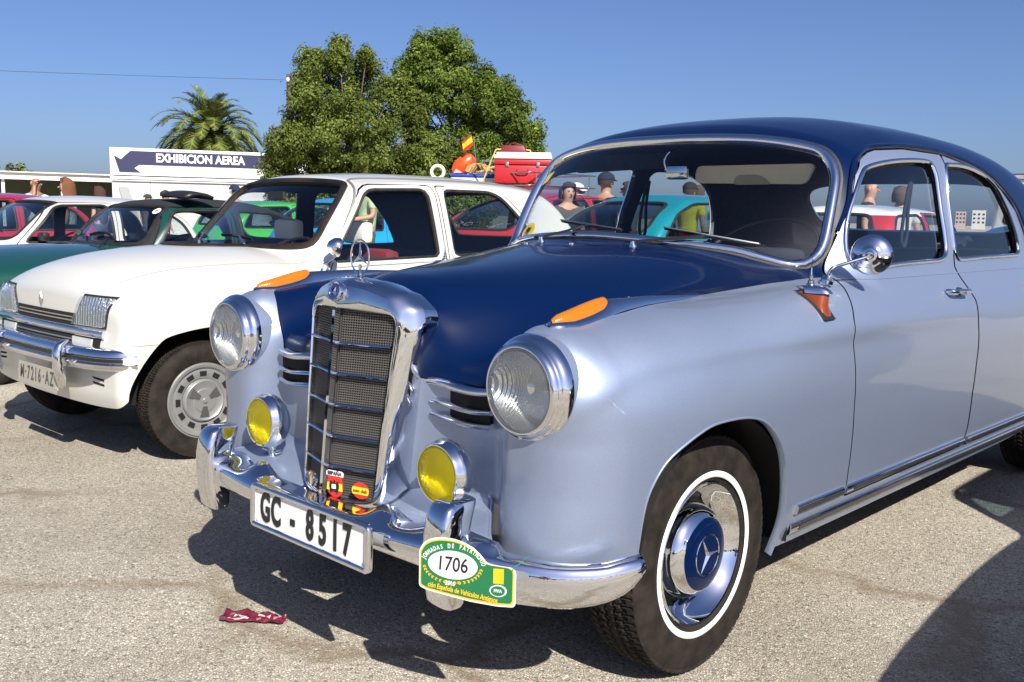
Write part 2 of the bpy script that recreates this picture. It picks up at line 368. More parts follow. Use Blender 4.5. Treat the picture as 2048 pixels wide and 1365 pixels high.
Zr_=Spl((.6,1.40),(.8,1.478),(.95,1.522),(1.15,1.558),(1.4,1.583),(1.75,1.59),(2.1,1.583),(2.4,1.562),(2.65,1.52),(2.85,1.45),(3.0,1.36),(3.15,1.24),(3.3,1.05),(3.4,.9))
q_=Spl((-.4,2.5),(.0,2.7),(.6,3.8),(2.4,4.0),(3.0,3.0))
wg_=Spl((.9,.80),(1.02,.772),(1.15,.745),(1.30,.706),(1.42,.677),(1.55,.63))
sg_=Spl((.5,.97),(1.0,1.0),(2.2,1.0),(2.6,1.0),(3.0,.95),(3.4,.76))
vf_=Spl((.38,.562),(.48,.560),(.57,.553),(.67,.556),(.80,.588),(.93,.578))
rz_=Spl((-.56,.72),(-.46,.785),(-.384,.822),(-.2,.848),(.5,.850),(1.3,.842),(2.2,.83)); rg_=Spl((-.5,.55),(-.2,1.0),(.6,1.0),(1.2,.6),(2.0,.0),(3,.0))
def yws(x,z):
    t=(z-1.08)/.37; return .40+.39*t+np.maximum(.78-.43*t,.1)*x*x
def F_pon(x,y,z):
    ax=np.sqrt(x*x+1e-6); Wz=W_(z)+.017*rg_(y)/(1+np.exp(np.clip(-(z-rz_(y))/.011,-30,30)))
    u=np.where(ax>.60,(ax-.60)/(Wz-.60),(.60-ax)/.163)
    u=np.where(ax>.60,u,u*np.clip(1-(y-.1)/.5,0,1))
    zf=Zf_(y); w=np.maximum(z-.62,0)/(zf-.62); q=q_(y)
    v=np.where(y<0,-y/vf_(z),np.where(y>2.7,(y-2.7)/1.0,0))
    uw=(u**q+w**q+1e-9)**(1/q); f=((uw**2.6+v**2.6+1e-9)**(1/2.6)-1)*.26
    dk=smax(smax(ax-.60,z-dk_(y),.04),-.474-.02*(1-(ax/.45)**2)-y+.10*np.maximum(z-.76,0),.04); dk=smax(dk,y-3.4,.1)
    ho=z-(Zh_(y)-.155*(ax/wh_(y))**2.7)
    ho=smax(smax(ho,-.50+.9*np.maximum(z-.93,0)+.6*ax*ax-y,.06),y-.95,.08)
    ho=smax(ho,ax-.74,.05)
    b=smin(smin(dk,ho,.07),f,.055)
    g=smax(z-(Zr_(y)-.115*(ax/.66)**2.6),ax-wg_(z)*sg_(y),.12)
    g=smax(g,yws(ax,z)-y,.075); g=smax(g,.95-z,.02)
    return smin(b,g,.035)
pts=iso(F_pon,(-.95,-.75,.2),(.95,3.85,1.65),.014)
Zb_=Spl((-.75,.392),(-.25,.385),(.2,.27),(.45,.262),(2.2,.265),(2.9,.30),(3.7,.36))
arch=cr([(-.340,.20),(-.350,.40),(-.350,.517),(-.330,.586),(-.282,.642),(-.176,.689),(-.092,.699),(.022,.692),(.113,.664),(.194,.603),(.25,.528),(.299,.412),(.322,.317),(.322,.20)],5)
archr=cr([(a+.40,b) for a,b in [(2.30,.2),(2.30,.36),(2.34,.48),(2.43,.56),(2.58,.60),(2.75,.59),(2.9,.53),(2.98,.42),(2.99,.2)]],5)
wsp=[(-.0,1.121),(.284,1.106),(.45,1.088),(.54,1.064),(.615,1.046),(.648,1.062),(.662,1.105),(.657,1.187),(.645,1.285),(.632,1.335),(.603,1.381),(.556,1.414),(.458,1.438),(.32,1.455),(.159,1.462),(0,1.463)]
wsp=cr(wsp+[(-a,b) for a,b in wsp[-2:0:-1]],5,True)
rwp=[(0,1.13),(.3,1.13),(.45,1.14),(.53,1.18),(.55,1.25),(.52,1.34),(.42,1.385),(.2,1.40),(0,1.40)]; rwp=cr(rwp+[(-a,b) for a,b in rwp[-2:0:-1]],5,True)
winF=cr([(.808,1.10),(.833,1.18),(.875,1.252),(.944,1.333),(1.023,1.366),(1.249,1.396),(1.50,1.408),(1.552,1.385),(1.551,1.30),(1.538,1.215),(1.528,1.089),(1.47,1.055),(1.30,1.050),(1.06,1.045),(.85,1.036),(.815,1.05)],5,True)
winR=cr([(1.606,1.12),(1.618,1.215),(1.640,1.31),(1.675,1.395),(1.76,1.408),(1.895,1.409),(2.02,1.396),(2.13,1.367),(2.22,1.318),(2.30,1.225),(2.345,1.12),(2.335,1.065),(2.229,1.058),(1.9,1.055),(1.66,1.052),(1.615,1.065)],5,True)
doorF=[(.717,1.018),(.837,1.204),(.918,1.332),(.982,1.385),(1.06,1.412),(1.124,1.425),(1.352,1.442),(1.688,1.442),(1.64,1.24),(1.59,1.06),(1.583,1.025),(1.60,.99),(1.645,.907),(1.634,.835),(1.638,.679),(1.656,.56),(1.70,.42),(1.71,.345),(.702,.345),(.700,.362),(.679,.417),(.655,.52),(.628,.627),(.607,.74),(.592,.847),(.604,.90),(.655,.966),(.69,1.0)]
doorR=[(1.70,1.442),(2.024,1.402),(2.246,1.332),(2.39,1.245),(2.47,1.10),(2.56,1.02),(2.80,.8),(2.78,.72),(2.72,.66),(2.66,.50),(2.64,.345)]+[(a+.006,b) for a,b in [(1.688,1.442),(1.64,1.24),(1.59,1.06),(1.583,1.025),(1.60,.99),(1.645,.907),(1.634,.835),(1.638,.679),(1.656,.56),(1.70,.42),(1.71,.345)][::-1]]
hp=[(0,-.9),(.30,-.9),(.435,-.60),(.436,-.50),(.455,-.474),(.52,-.455),(.579,-.42),(.595,-.30),(.603,-.074),(.612,.157),(.644,.382),(.668,.50),(.698,.624),(.72,.75),(.73,.95),(0,.95)]
hp=cr(hp[2:15],4).tolist(); hp=[(0,-.9),(.43,-.9)]+hp+[(.73,1.1),(0,1.1)]
fb=lambda poly:(lambda x,y,z:np.maximum(psdf(y,z,poly),.45-np.abs(x)))
_,pts=clip(pts,lambda x,y,z:z-Zb_(y))
_,pts=clip(pts,fb(arch)); _,pts=clip(pts,fb(archr))
_,pts=clip(pts,lambda x,y,z:np.maximum(np.hypot(np.abs(x)-.62,z-.797)-.114,y+.40))
fws=lambda x,y,z:np.maximum(np.maximum(psdf(x,z,wsp),y-1.3),1.0-z)
frw=lambda x,y,z:np.maximum(psdf(x,z,rwp),2.3-y)
shell0=pts
wsG,pts=clip(pts,fws); rwG,pts=clip(pts,frw)
wF,pts=clip(pts,fb(winF)); wR,pts=clip(pts,fb(winR))
lining=pts
gap=.0028
sidex=lambda x:np.where(np.abs(x)>.55,-1.0,1.0)
def dfn(poly,o): return lambda x,y,z:np.maximum(psdf(y,z,poly)+o,(.5-np.abs(x)))
dF,rest=clip(pts,dfn(doorF,gap)); _,rest=clip(rest,dfn(doorF,-gap))
dR,rest=clip(rest,dfn(doorR,gap)); _,rest=clip(rest,dfn(doorR,-gap))
def navyf(x,y,z):
    hoodp=np.maximum(psdf(np.abs(x),y,hp),.765-z)
    roofp=np.maximum(1.014-z,.58-y)
    return np.minimum(hoodp,roofp)
nv,sv=clip(rest,navyf)
hseam=lambda x,y,z:y-(.30+.55*x*x)
hdA,_=clip(nv,lambda x,y,z:hseam(x,y,z)+.0015); _,rfA=clip(nv,lambda x,y,z:hseam(x,y,z)-.0015)
_,sv=clip(sv,lambda x,y,z:np.abs(navyf(x,y,z))-.0028+np.where(y<.55,0,9))
obj_iso('body_shell',sv,F_pon,silver,PON)
obj_iso('bonnet',hdA,F_pon,navy,PON)
obj_iso('roof',rfA,F_pon,navy,PON)
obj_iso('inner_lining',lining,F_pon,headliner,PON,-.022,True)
def half(PT,sgn): 
    a,_=clip(PT,lambda x,y,z:-sgn*x); return a
for sgn in (1,-1):
    A=obj_iso('door',half(dF,sgn),F_pon,silver,PON); B=obj_iso('door',half(dR,sgn),F_pon,silver,PON)
    g1=obj_iso('window_pane',half(wF,sgn),F_pon,clear,A,-.016); g2=obj_iso('window_pane',half(wR,sgn),F_pon,clear,B,-.016)
    for D,pl in ((A,winF),(B,winR)):
        a,b=(1.0*sgn,.5*sgn)
        pr=[(-.010,-.018),(-.006,.004),(.001,.0075),(.007,.005),(.010,-.003)] if sgn>0 else [(.010,-.018),(.006,.004),(-.001,.0075),(-.007,.005),(-.010,-.003)]
        trim('window_trim',F_pon,pl,0,a,b,pr,chrome,D)
        pr2=[(-.020,-.020),(-.016,-.006),(-.007,-.004),(-.005,-.020)]
        if sgn<0: pr2=[(-p,q) for p,q in pr2]
        trim('window_seal',F_pon,pl,0,a,b,pr2,rubber2,D)
    # drip gutter over the door frames
    gl=cr([(.80,1.150),(.855,1.24),(.895,1.315),(.945,1.375),(1.03,1.412),(1.124,1.433),(1.352,1.450),(1.688,1.450),(2.03,1.410),(2.255,1.340),(2.40,1.25),(2.48,1.10)],8)
    q=resamp(gl,.02,False); P_=root(F_pon,q,0,1.0*sgn,.4*sgn); g=grad(F_pon,P_,2e-3); g/=np.linalg.norm(g,axis=1)[:,None]
    mb=MB(); mb.sweep(P_,g,[(-.006,-.006),(-.006,.010),(0,.013),(.006,.010),(.006,-.006)]); mb.build('drip_rail',navy,PON,fixn=True)
    mb=MB(); mb.sweep(P_-g*.0-np.array([0,0,.009]),g,[(-.0025,-.006),(-.0025,.009),(.0025,.009),(.0025,-.006)]); mb.build('rain_channel',satin,PON,fixn=True)
obj_iso('windscreen',wsG,F_pon,clear,PON,-.012); obj_iso('rear_screen',rwG,F_pon,clear,PON,-.012)
for nm,F2 in (('windscreen_trim',wsp),('rear_screen_trim',rwp)):
    ax_=(0.2,1.5) if nm[0]=='w' else (3.6,2.3)
    sg=1 if nm[0]=='w' else -1
    trim(nm,F_pon,F2,1,*ax_,[(-.017*sg,-.012),(-.015*sg,.006),(-.006*sg,.012),(.006*sg,.012),(.013*sg,.006),(.015*sg,-.008)],chrome,PON)
    trim('screen_seal',F_pon,F2,1,*ax_,[(.012*sg,-.012),(.014*sg,.005),(.022*sg,.004),(.024*sg,-.006)],rubber2,PON)
# sill and door strips
def strip(name,y0,y1,z0,z1,h,sgn=1,parent=PON):
    y=np.linspace(y0,y1,max(int((y1-y0)/.05),4)); z=z0+(z1-z0)*(y-y0)/(y1-y0); P_=root(F_pon,np.stack([y,z],1),0,1.0*sgn,.5*sgn); g=grad(F_pon,P_,2e-3); g/=np.linalg.norm(g,axis=1)[:,None]
    b=h/2; mb=MB(); mb.sweep(P_,g,[(-b,-.002),(-b,.006),(-b+.004,.010),(0,.0115),(b-.004,.010),(b,.006),(b,-.002)]); o=mb.build(name,chrome,parent,fixn=True,sharp=70)
    mb=MB(); mb.sweep(P_[1:-1] if len(P_)>6 else P_,g[1:-1] if len(P_)>6 else g,[(-b*.62,.0105),(-b*.5,.0128),(b*.5,.0128),(b*.62,.0105)]); mb.build('strip_insert',strip_dark,o,fixn=True)
strip_dark=mat('dark_strip_insert',(.05,.05,.055),.25,.6)
for sgn in (1,-1):
    strip('trim_strip',.372,.662,.372,.371,.028,sgn); strip('trim_strip',.684,1.69,.371,.366,.028,sgn); strip('trim_strip',1.72,2.62,.366,.360,.028,sgn)
    strip('trim_strip',.366,2.66,.312,.302,.034,sgn)
    # rolled lip of the wheel arches
    for ar in (arch[2:-2],archr[2:-2]):
        q=resamp(ar,.015,False); q=q[(q[:,1]>.40)|(q[:,0]>0)]; P_=root(F_pon,q,0,1.0*sgn,.5*sgn); g=grad(F_pon,P_,2e-3); g/=np.linalg.norm(g,axis=1)[:,None]
        mb=MB(); mb.sweep(P_,g,[(.004*sgn,.001),(.001*sgn,.0028),(-.002*sgn,.001),(-.003*sgn,-.02),(.002*sgn,-.02)]); mb.build('arch_lip',silver,PON,fixn=True,sharp=70)
    for y0,ar in ((0,.372),(3.05,.345)):
        mb=MB(); th=np.linspace(-.10,math.pi-.22,30); G=[[(sgn*xx,y0+ar*math.cos(t)*(1 if y0 else .96),.315+ar*math.sin(t)) for xx in (.80,.40)] for t in th]; mb.grid(G)
        mb.grid([[(sgn*.41,y0+rr*math.cos(t),.315+rr*math.sin(t)) for rr in (.38,.0)] for t in np.linspace(0,math.pi,16)])
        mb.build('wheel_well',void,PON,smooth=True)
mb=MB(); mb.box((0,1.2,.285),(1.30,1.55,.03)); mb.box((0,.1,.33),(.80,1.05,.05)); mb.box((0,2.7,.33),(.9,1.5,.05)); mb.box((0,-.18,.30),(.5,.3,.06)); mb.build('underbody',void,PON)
mb=MB(); mb.tube([(-.35,-.2,.33),(.35,-.2,.33)],.03); mb.tube([(-.6,0,.30),(.6,0,.30)],.025); mb.tube([(-.3,.3,.26),(-.32,1.6,.25),(-.3,3.3,.28)],.022); mb.build('chassis_tubes',void,PON)
# ---------------------------------------------------------------- saloon: front end
meshdark=mat('grille_mesh_metal',(.115,.107,.10),.5,.3)
pit_=mat('dark_cavity',(.003,.003,.0035),.9)
enamel=mat('blue_enamel',(.02,.03,.12),.25,0,.5)
red=mat('red_print',(.62,.03,.02),.4); yellow=mat('yellow_print',(.85,.52,.02),.4); white=mat('white_print',(.80,.80,.78),.4); blk=mat('black_print',(.012,.012,.012),.5); green=mat('green_print',(.008,.17,.055),.35,0,.4)
def smear(P): return np.asarray(P,float)
def mirror_ring(h):
    h=np.asarray(h,float); m=h[1:-1][::-1].copy(); m[:,0]*=-1; return np.vstack([h,m])
def ring(h,n=60):
    """half outline (x>=0) from bottom centre to top centre -> closed ring of fixed count"""
    P=np.asarray(h,float); d=np.r_[0,np.cumsum(np.linalg.norm(np.diff(P,axis=0),axis=1))]; t=np.linspace(0,d[-1],n)
    H=np.stack([np.interp(t,d,P[:,i]) for i in range(3)],1); m=H[1:-1][::-1].copy(); m[:,0]*=-1; return np.vstack([H,m])
def arcs(h,k=4): return cr(h,k)
inn=[(0,-.652,.436),(.08,-.628,.440),(.128,-.613,.444),(.146,-.606,.450),(.151,-.603,.468),(.158,-.590,.60),(.167,-.572,.76),(.176,-.556,.895),(.174,-.555,.912),(.160,-.560,.922),(.08,-.583,.927),(0,-.605,.930)]
def scale(h,dx,dy,dzt,dzb): return [(x*(1+dx/.17),y+dy,z+(dzt if z>.70 else dzb)*(abs(z-.69)/.24)) for x,y,z in h]
r0=[(x*.975,y+.03,z+(.004 if z<.6 else -.004)) for x,y,z in inn]
r1=inn
r2=[(x*1.015,y-.010,z+(-.003 if z<.6 else .003)) for x,y,z in inn]
r3=[(0,-.660,.423),(.08,-.636,.427),(.135,-.618,.431),(.160,-.606,.440),(.166,-.602,.468),(.172,-.592,.60),(.181,-.572,.76),(.190,-.556,.895),(.187,-.557,.925),(.168,-.565,.940),(.08,-.592,.948),(0,-.612,.952)]
r4=[(0,-.655,.417),(.08,-.632,.420),(.138,-.610,.424),(.166,-.598,.434),(.173,-.590,.468),(.180,-.580,.60),(.190,-.560,.76),(.199,-.545,.885),(.190,-.550,.930),(.150,-.568,.965),(.075,-.590,.990),(0,-.600,.998)]
r5=[(0,-.64,.414),(.08,-.618,.417),(.138,-.595,.420),(.164,-.58,.430),(.171,-.562,.468),(.186,-.555,.60),(.203,-.545,.76),(.216,-.530,.885),(.206,-.530,.940),(.160,-.545,.978),(.080,-.560,1.003),(0,-.570,1.010)]
r6=[(0,-.60,.412),(.08,-.57,.415),(.138,-.55,.418),(.160,-.54,.428),(.168,-.515,.468),(.187,-.512,.60),(.209,-.508,.76),(.228,-.502,.885),(.219,-.504,.942),(.172,-.515,.982),(.088,-.525,1.007),(0,-.530,1.014)]
r7=[(0,-.50,.415),(.08,-.47,.415),(.140,-.46,.418),(.155,-.45,.428),(.163,-.45,.468),(.182,-.45,.60),(.204,-.45,.76),(.222,-.45,.885),(.214,-.455,.935),(.166,-.465,.972),(.084,-.475,.996),(0,-.480,1.003)]
RG=[ring(q) for q in (r0,r1,r2,r3,r4,r5,r6,r7)]
mb=MB(); mb.grid(RG,closev=True,flip=True); GS=mb.build('grille_shell',chrome,PON,sharp=28)
ss=GS.modifiers.new('subd','SUBSURF'); ss.levels=1; ss.render_levels=1
mb=MB(); V=ring(inn,40); Vb=V.copy(); Vb[:,1]+=.045; c_=Vb.mean(0); mb.add(np.vstack([Vb,[[0,c_[1]-.02,c_[2]]]]),[(i,(i+1)%len(Vb),len(Vb)) for i in range(len(Vb))]); mb.build('radiator_core',pit_,PON,smooth=False)
xh=Spl((.44,.147),(.60,.157),(.76,.166),(.92,.174)); ys=Spl((.44,-.607),(.60,-.590),(.76,-.572),(.92,-.556)); yc=Spl((.44,-.652),(.92,-.607))
def gp(s,z,out=0):   # s in -1..1 across the vee
    return (s*float(xh(z)),float(yc(z))+(float(ys(z))-float(yc(z)))*abs(s)-out,z)
mb=MB(); mb.sweep([gp(0,z,.012) for z in (.438,.60,.76,.928)],(0,-1,0),[(-.0055,-.012),(-.0055,.003),(0,.007),(.0055,.003),(.0055,-.012)]); mb.build('centre_bar',chrome,PON,fixn=True)
zb=[.438+.4905*i/6 for i in range(7)]; zb=[.438,.520,.600,.681,.762,.843,.928]
for z in zb[1:-1]:
    for s in (1,-1):
        mb=MB(); mb.sweep([gp(s*.0,z,.006),gp(s*1.0,z,.006)],(0,-1,0),[(-.0035,-.012),(-.0035,.001),(0,.004),(.0035,.001),(.0035,-.012)]); mb.build('cross_bar',chrome,PON,fixn=True)
for i in range(6):
    for s in (1,-1):
        mb=MB(); z0,z1=zb[i]+.003,zb[i+1]-.003; nv=23; nh=13
        for k in range(nv):
            u=s*(.03+.95*k/(nv-1)); a,b=gp(u,z0,-.012),gp(u,z1,-.012); mb.sweep([a,b],(0,-1,0),[(-.0009,-.004),(-.0009,.001),(.0009,.001),(.0009,-.004)],cap=False)
        for k in range(nh):
            z=z0+(z1-z0)*k/(nh-1); mb.sweep([gp(s*.02,z,-.0105),gp(s*.99,z,-.0105)],(0,-1,0),[(-.0009,-.004),(-.0009,.001),(.0009,.001),(.0009,-.004)],cap=False)
        mb.build('grille_mesh',meshdark,PON,smooth=False)
def star(mb,c,R_,h,ux=(1,0,0),uy=(0,0,1),un=(0,-1,0),inner=.16,back=True):
    P=[]; 
    for k in range(6):
        a=math.pi/2+k*math.pi/3; r=R_ if k%2==0 else R_*inner; P.append((r*math.cos(a),r*math.sin(a),0))
    V=[*P,(0,0,h)]; F=[(k,(k+1)%6,6) for k in range(6)]
    if back: V.append((0,0,-h)); F+=[((k+1)%6,k,7) for k in range(6)]
    mb.add(place(V,c,ux,uy,un),F)
# radiator badge
bc=Vector((0,-.612,.975)); bn=Vector((0,-1,.28)).normalized(); bu=Vector((0,.28,1)).normalized()
mb=MB(); mb.lathe([(.0,.004),(.020,.004),(.0205,.008),(.0245,.009),(.0265,.004),(.0265,-.012)],bc,bn,40); bd=mb.build('radiator_badge',chrome,PON,fixn=True)
mb=MB(); mb.lathe([(.012,.0065),(.0205,.0065)],bc,bn,36); mb.build('enamel_ring',enamel,bd,fixn=True)
mb=MB(); star(mb,bc+bn*.0068,.0125,.004,(1,0,0),bu,bn); mb.build('badge_star',chrome,bd,smooth=False)
# bonnet star mascot
sc=Vector((0,-.537,1.064)); mb=MB(); th=np.linspace(0,2*math.pi,41)[:-1]
mb.tube([(sc.x+.039*math.cos(t),sc.y,sc.z+.045*math.sin(t)) for t in th],.0024,8,closed=True); star(mb,sc,.044,.0045)
MA=mb.build('bonnet_star',chrome,PON,fixn=True,sharp=30)
mb=MB(); mb.lathe([(.0,.022),(.004,.022),(.0045,.012),(.003,.008),(.006,.004),(.0085,0),(.006,-.004),(.009,-.010),(.016,-.014),(.034,-.017),(.042,-.021),(.043,-.026),(.0,-.027)],(0,-.537,1.022),(0,0,1),36)
mb.build('mascot_base',chrome,MA,fixn=True)
# headlights
lensg=glassm('lamp_glass',(.92,.94,.93)); 
def fluted(m,scale=180,st=.6,dist=.002,axis='X'):
    t=m.node_tree; tc=t.nodes.new('ShaderNodeTexCoord'); wv=t.nodes.new('ShaderNodeTexWave'); wv.bands_direction=axis; wv.inputs['Scale'].default_value=scale; wv.inputs['Distortion'].default_value=.6; wv.inputs['Detail Scale'].default_value=3
    t.links.new(tc.outputs['Object'],wv.inputs['Vector']); b=t.nodes.new('ShaderNodeBump'); b.inputs['Strength'].default_value=st; b.inputs['Distance'].default_value=dist; t.links.new(wv.outputs[0],b.inputs['Height'])
    for n in t.nodes:
        if n.type in('BSDF_GLOSSY','BSDF_PRINCIPLED'): t.links.new(b.outputs[0],n.inputs['Normal'])
reflm=mat('lamp_reflector',(.72,.73,.75),.25,1); fluted(reflm,55,1.0,.004); fluted(lensg,55,.8,.003)
yelg=glassm('yellow_lamp_glass',(.95,.88,.03)); fluted(yelg,60,.9,.003)
def milky(m,col,f):
    t=m.node_tree; out_=[n for n in t.nodes if n.type=='OUTPUT_MATERIAL'][0]; src=out_.inputs[0].links[0].from_socket
    tl=t.nodes.new('ShaderNodeBsdfTranslucent'); tl.inputs[0].default_value=(*col,1); df=t.nodes.new('ShaderNodeBsdfDiffuse'); df.inputs[0].default_value=(*col,1); a=t.nodes.new('ShaderNodeMixShader'); t.links.new(tl.outputs[0],a.inputs[1]); t.links.new(df.outputs[0],a.inputs[2])
    b=t.nodes.new('ShaderNodeMixShader'); b.inputs[0].default_value=f; t.links.new(src,b.inputs[1]); t.links.new(a.outputs[0],b.inputs[2]); t.links.new(b.outputs[0],out_.inputs[0])
milky(yelg,(.62,.54,.01),.36); milky(lensg,(.80,.81,.79),.10)
yelr=mat('yellow_reflector',(.85,.83,.40),.28,1); fluted(yelr,60,1.0,.004)
fluted(amber,60,.35,.0012,'Y')
def headlamp(sgn):
    c=(sgn*.62,-.563,.797)
    mb=MB(); mb.lathe([(.094,.004),(.0955,.014),(.0985,.0145),(.104,.010),(.1085,.001),(.1095,-.004),(.113,-.006),(.1185,-.012),(.1225,-.021),(.1240,-.030),(.1228,-.036),(.117,-.038)],c,(0,-1,0),72)
    o=mb.build('headlight',chrome,PON,fixn=True,sharp=50)
    mb=MB(); mb.lathe([(0,.022),(.03,.0212),(.06,.0175),(.082,.012),(.0945,.004)],c,(0,-1,0),56); mb.build('lamp_lens',lensg,o,fixn=True)
    mb=MB(); mb.lathe([(.094,.002),(.088,-.02),(.07,-.05),(.045,-.068),(.015,-.076),(0,-.077)],c,(0,-1,0),56); mb.build('lamp_reflector',reflm,o,fixn=True)
    mb=MB(); mb.lathe([(.1222,-.034),(.1225,-.06),(.119,-.13),(.112,-.17)],c,(0,-1,0),64); mb.build('headlight_bowl',silver,o,fixn=True)
    mb=MB(); mb.lathe([(0,.012),(.012,.008),(.016,0),(.014,-.02),(.010,-.05)],(c[0],c[1]+.035,c[2]),(0,-1,0),24); mb.build('lamp_bulb',chrome,o,fixn=True)
    mb=MB(); mb.lathe([(0,.002),(.004,.0015),(.005,-.001)],(c[0],c[1]-.004,c[2]-.108),(0,-1,0),12); mb.build('rim_screw',satin,o,fixn=True)
for s in (1,-1): headlamp(s)
def foglamp(sgn):
    c=Vector((sgn*.388,-.600,.566)); ax=Vector((0,-1,.02))
    mb=MB(); mb.lathe([(.0665,.002),(.0675,.008),(.0705,.0085),(.074,.004),(.0755,-.003),(.079,-.008),(.082,-.018),(.0815,-.03),(.074,-.045),(.058,-.062),(.036,-.075),(.012,-.081),(0,-.082)],c,ax,56)
    o=mb.build('fog_lamp',chrome,PON,fixn=True,sharp=50)
    mb=MB(); mb.lathe([(0,.020),(.025,.0185),(.048,.013),(.0668,.003)],c,ax,44); mb.build('lamp_lens',yelg,o,fixn=True)
    mb=MB(); mb.lathe([(.0665,.001),(.06,-.018),(.04,-.04),(.015,-.05),(0,-.051)],c,ax,44); mb.build('lamp_reflector',yelr,o,fixn=True)
    mb=MB(); mb.tube([(c.x,c.y+.035,c.z-.070),(c.x,c.y+.035,c.z-.112)],.011,12); mb.box((c.x+.012*sgn,c.y+.045,c.z-.096),(.075,.028,.008),bev=.003); mb.tube([(c.x+.03*sgn,c.y+.045,c.z-.10),(c.x+.03*sgn,c.y+.045,c.z-.078)],.006,8)
    mb.build('lamp_bracket',chrome,o,fixn=True)
for s in (1,-1): foglamp(s)
# indicator lenses on the fenders with chrome spears
for s in (1,-1):
    yy=np.array([-.478,-.470,-.45,-.41,-.36,-.31,-.27,-.22,-.12,-.02,.06,.125]); wd=np.array([.004,.017,.024,.028,.028,.026,.023,.020,.015,.011,.008,.004]); hh=np.array([.004,.008,.011,.012,.014,.018,.034,.031,.023,.016,.010,.004])
    base=root(F_pon,np.stack([np.full(len(yy),s*.618),yy],1),2,1.2,.6); zz=base[:,2]
    G=[]
    for y,w_,h,z in zip(yy,wd,hh,zz): G.append([(s*.618+w_*q,y,z+zo) for q,zo in ((-1.25,-.02),(-1.2,.0),(-1.0,h*.45),(-.6,h*.9),(0,h),(.6,h*.9),(1.0,h*.45),(1.2,.0),(1.3,-.03))])
    mb=MB(); mb.grid(G); o=mb.build('fender_indicator',chrome,PON,fixn=True,sharp=60)
    yl=np.array([-.468,-.462,-.445,-.41,-.36,-.32,-.285,-.278,-.274]); wl=np.array([.002,.010,.0165,.021,.021,.0195,.017,.014,.003]); hl=np.array([.012,.018,.025,.032,.038,.041,.042,.039,.03]); zl=np.interp(yl,yy,zz)
    G=[]
    for y,w_,h,z in zip(yl,wl,hl,zl): G.append([(s*.618+w_*math.cos(a),y,z+.008+(h-.008)*math.sin(a)) for a in np.linspace(0,math.pi,9)])
    mb=MB(); mb.grid(G); mb.build('indicator_lens',amber,o,fixn=True)
# cooling vents beside the grille
for s in (1,-1):
    for k,(z,th_) in enumerate(((.757,.010),(.708,.007),(.673,.007))):
        X=np.linspace(.222 if k==0 else .245,.452,14); t=(X-.22)/.23
        Y=-.484-.016*np.sin(np.clip(t*math.pi*1.0,0,math.pi))-.006; Z=z+.004*np.sin(t*math.pi*2)-(.0)*t
        P_=np.stack([s*X,Y,Z],1); b=th_
        mb=MB(); mb.sweep(P_,(0,-1,0),[(-b,-.02),(-b,.002),(-b*.3,.008),(b*.5,.007),(b,.002),(b,-.02)]); mb.build('vent_strip',chrome,PON,fixn=True,sharp=60)
    mb=MB(); 
    for z0,z1 in ((.678,.703),(.713,.748)):
        mb.box((s*.355,-.480,(z0+z1)/2),(.18,.016,z1-z0))
    mb.build('vent_opening',pit_,PON,smooth=False)
# splash apron between fenders and bumper
for s in (1,-1):
    G=[]
    prof=[(0,-.468,.540),(.06,-.474,.505),(.2,-.490,.482),(.45,-.540,.468),(.75,-.605,.455),(.93,-.640,.446),(1.0,-.650,.436),(1.02,-.650,.425),(1.03,-.648,.365)]
    for t,y,z in prof:
        xe=.436+.165*min(t,1)**1.35; xi=.165-.01*t; row=[]
        for q in np.linspace(0,1,22):
            x=xi+(xe-xi)*q; yy_=y+.012*t*(1-(2*q-1)**2)-.035*t*max(0,q-.8)*-1*2; zz_=z-.035*(1-q)**3*min(t*2,1)+.004*math.sin(q*6)
            yy_+= .05*t*max(0,q-.86)**1*3*.6
            row.append((s*x,yy_,zz_))
        G.append(row)
    mb=MB(); mb.grid(G,flip=s>0); o=mb.build('splash_apron',silver,PON,fixn=False,sharp=55)
    so=o.modifiers.new('thick','SOLIDIFY'); so.thickness=.004; so.offset=0
    edge=[g[-1] for g in G]; mb=MB(); mb.tube(edge,.004,8); mb.build('apron_beading',silver,PON,fixn=True)
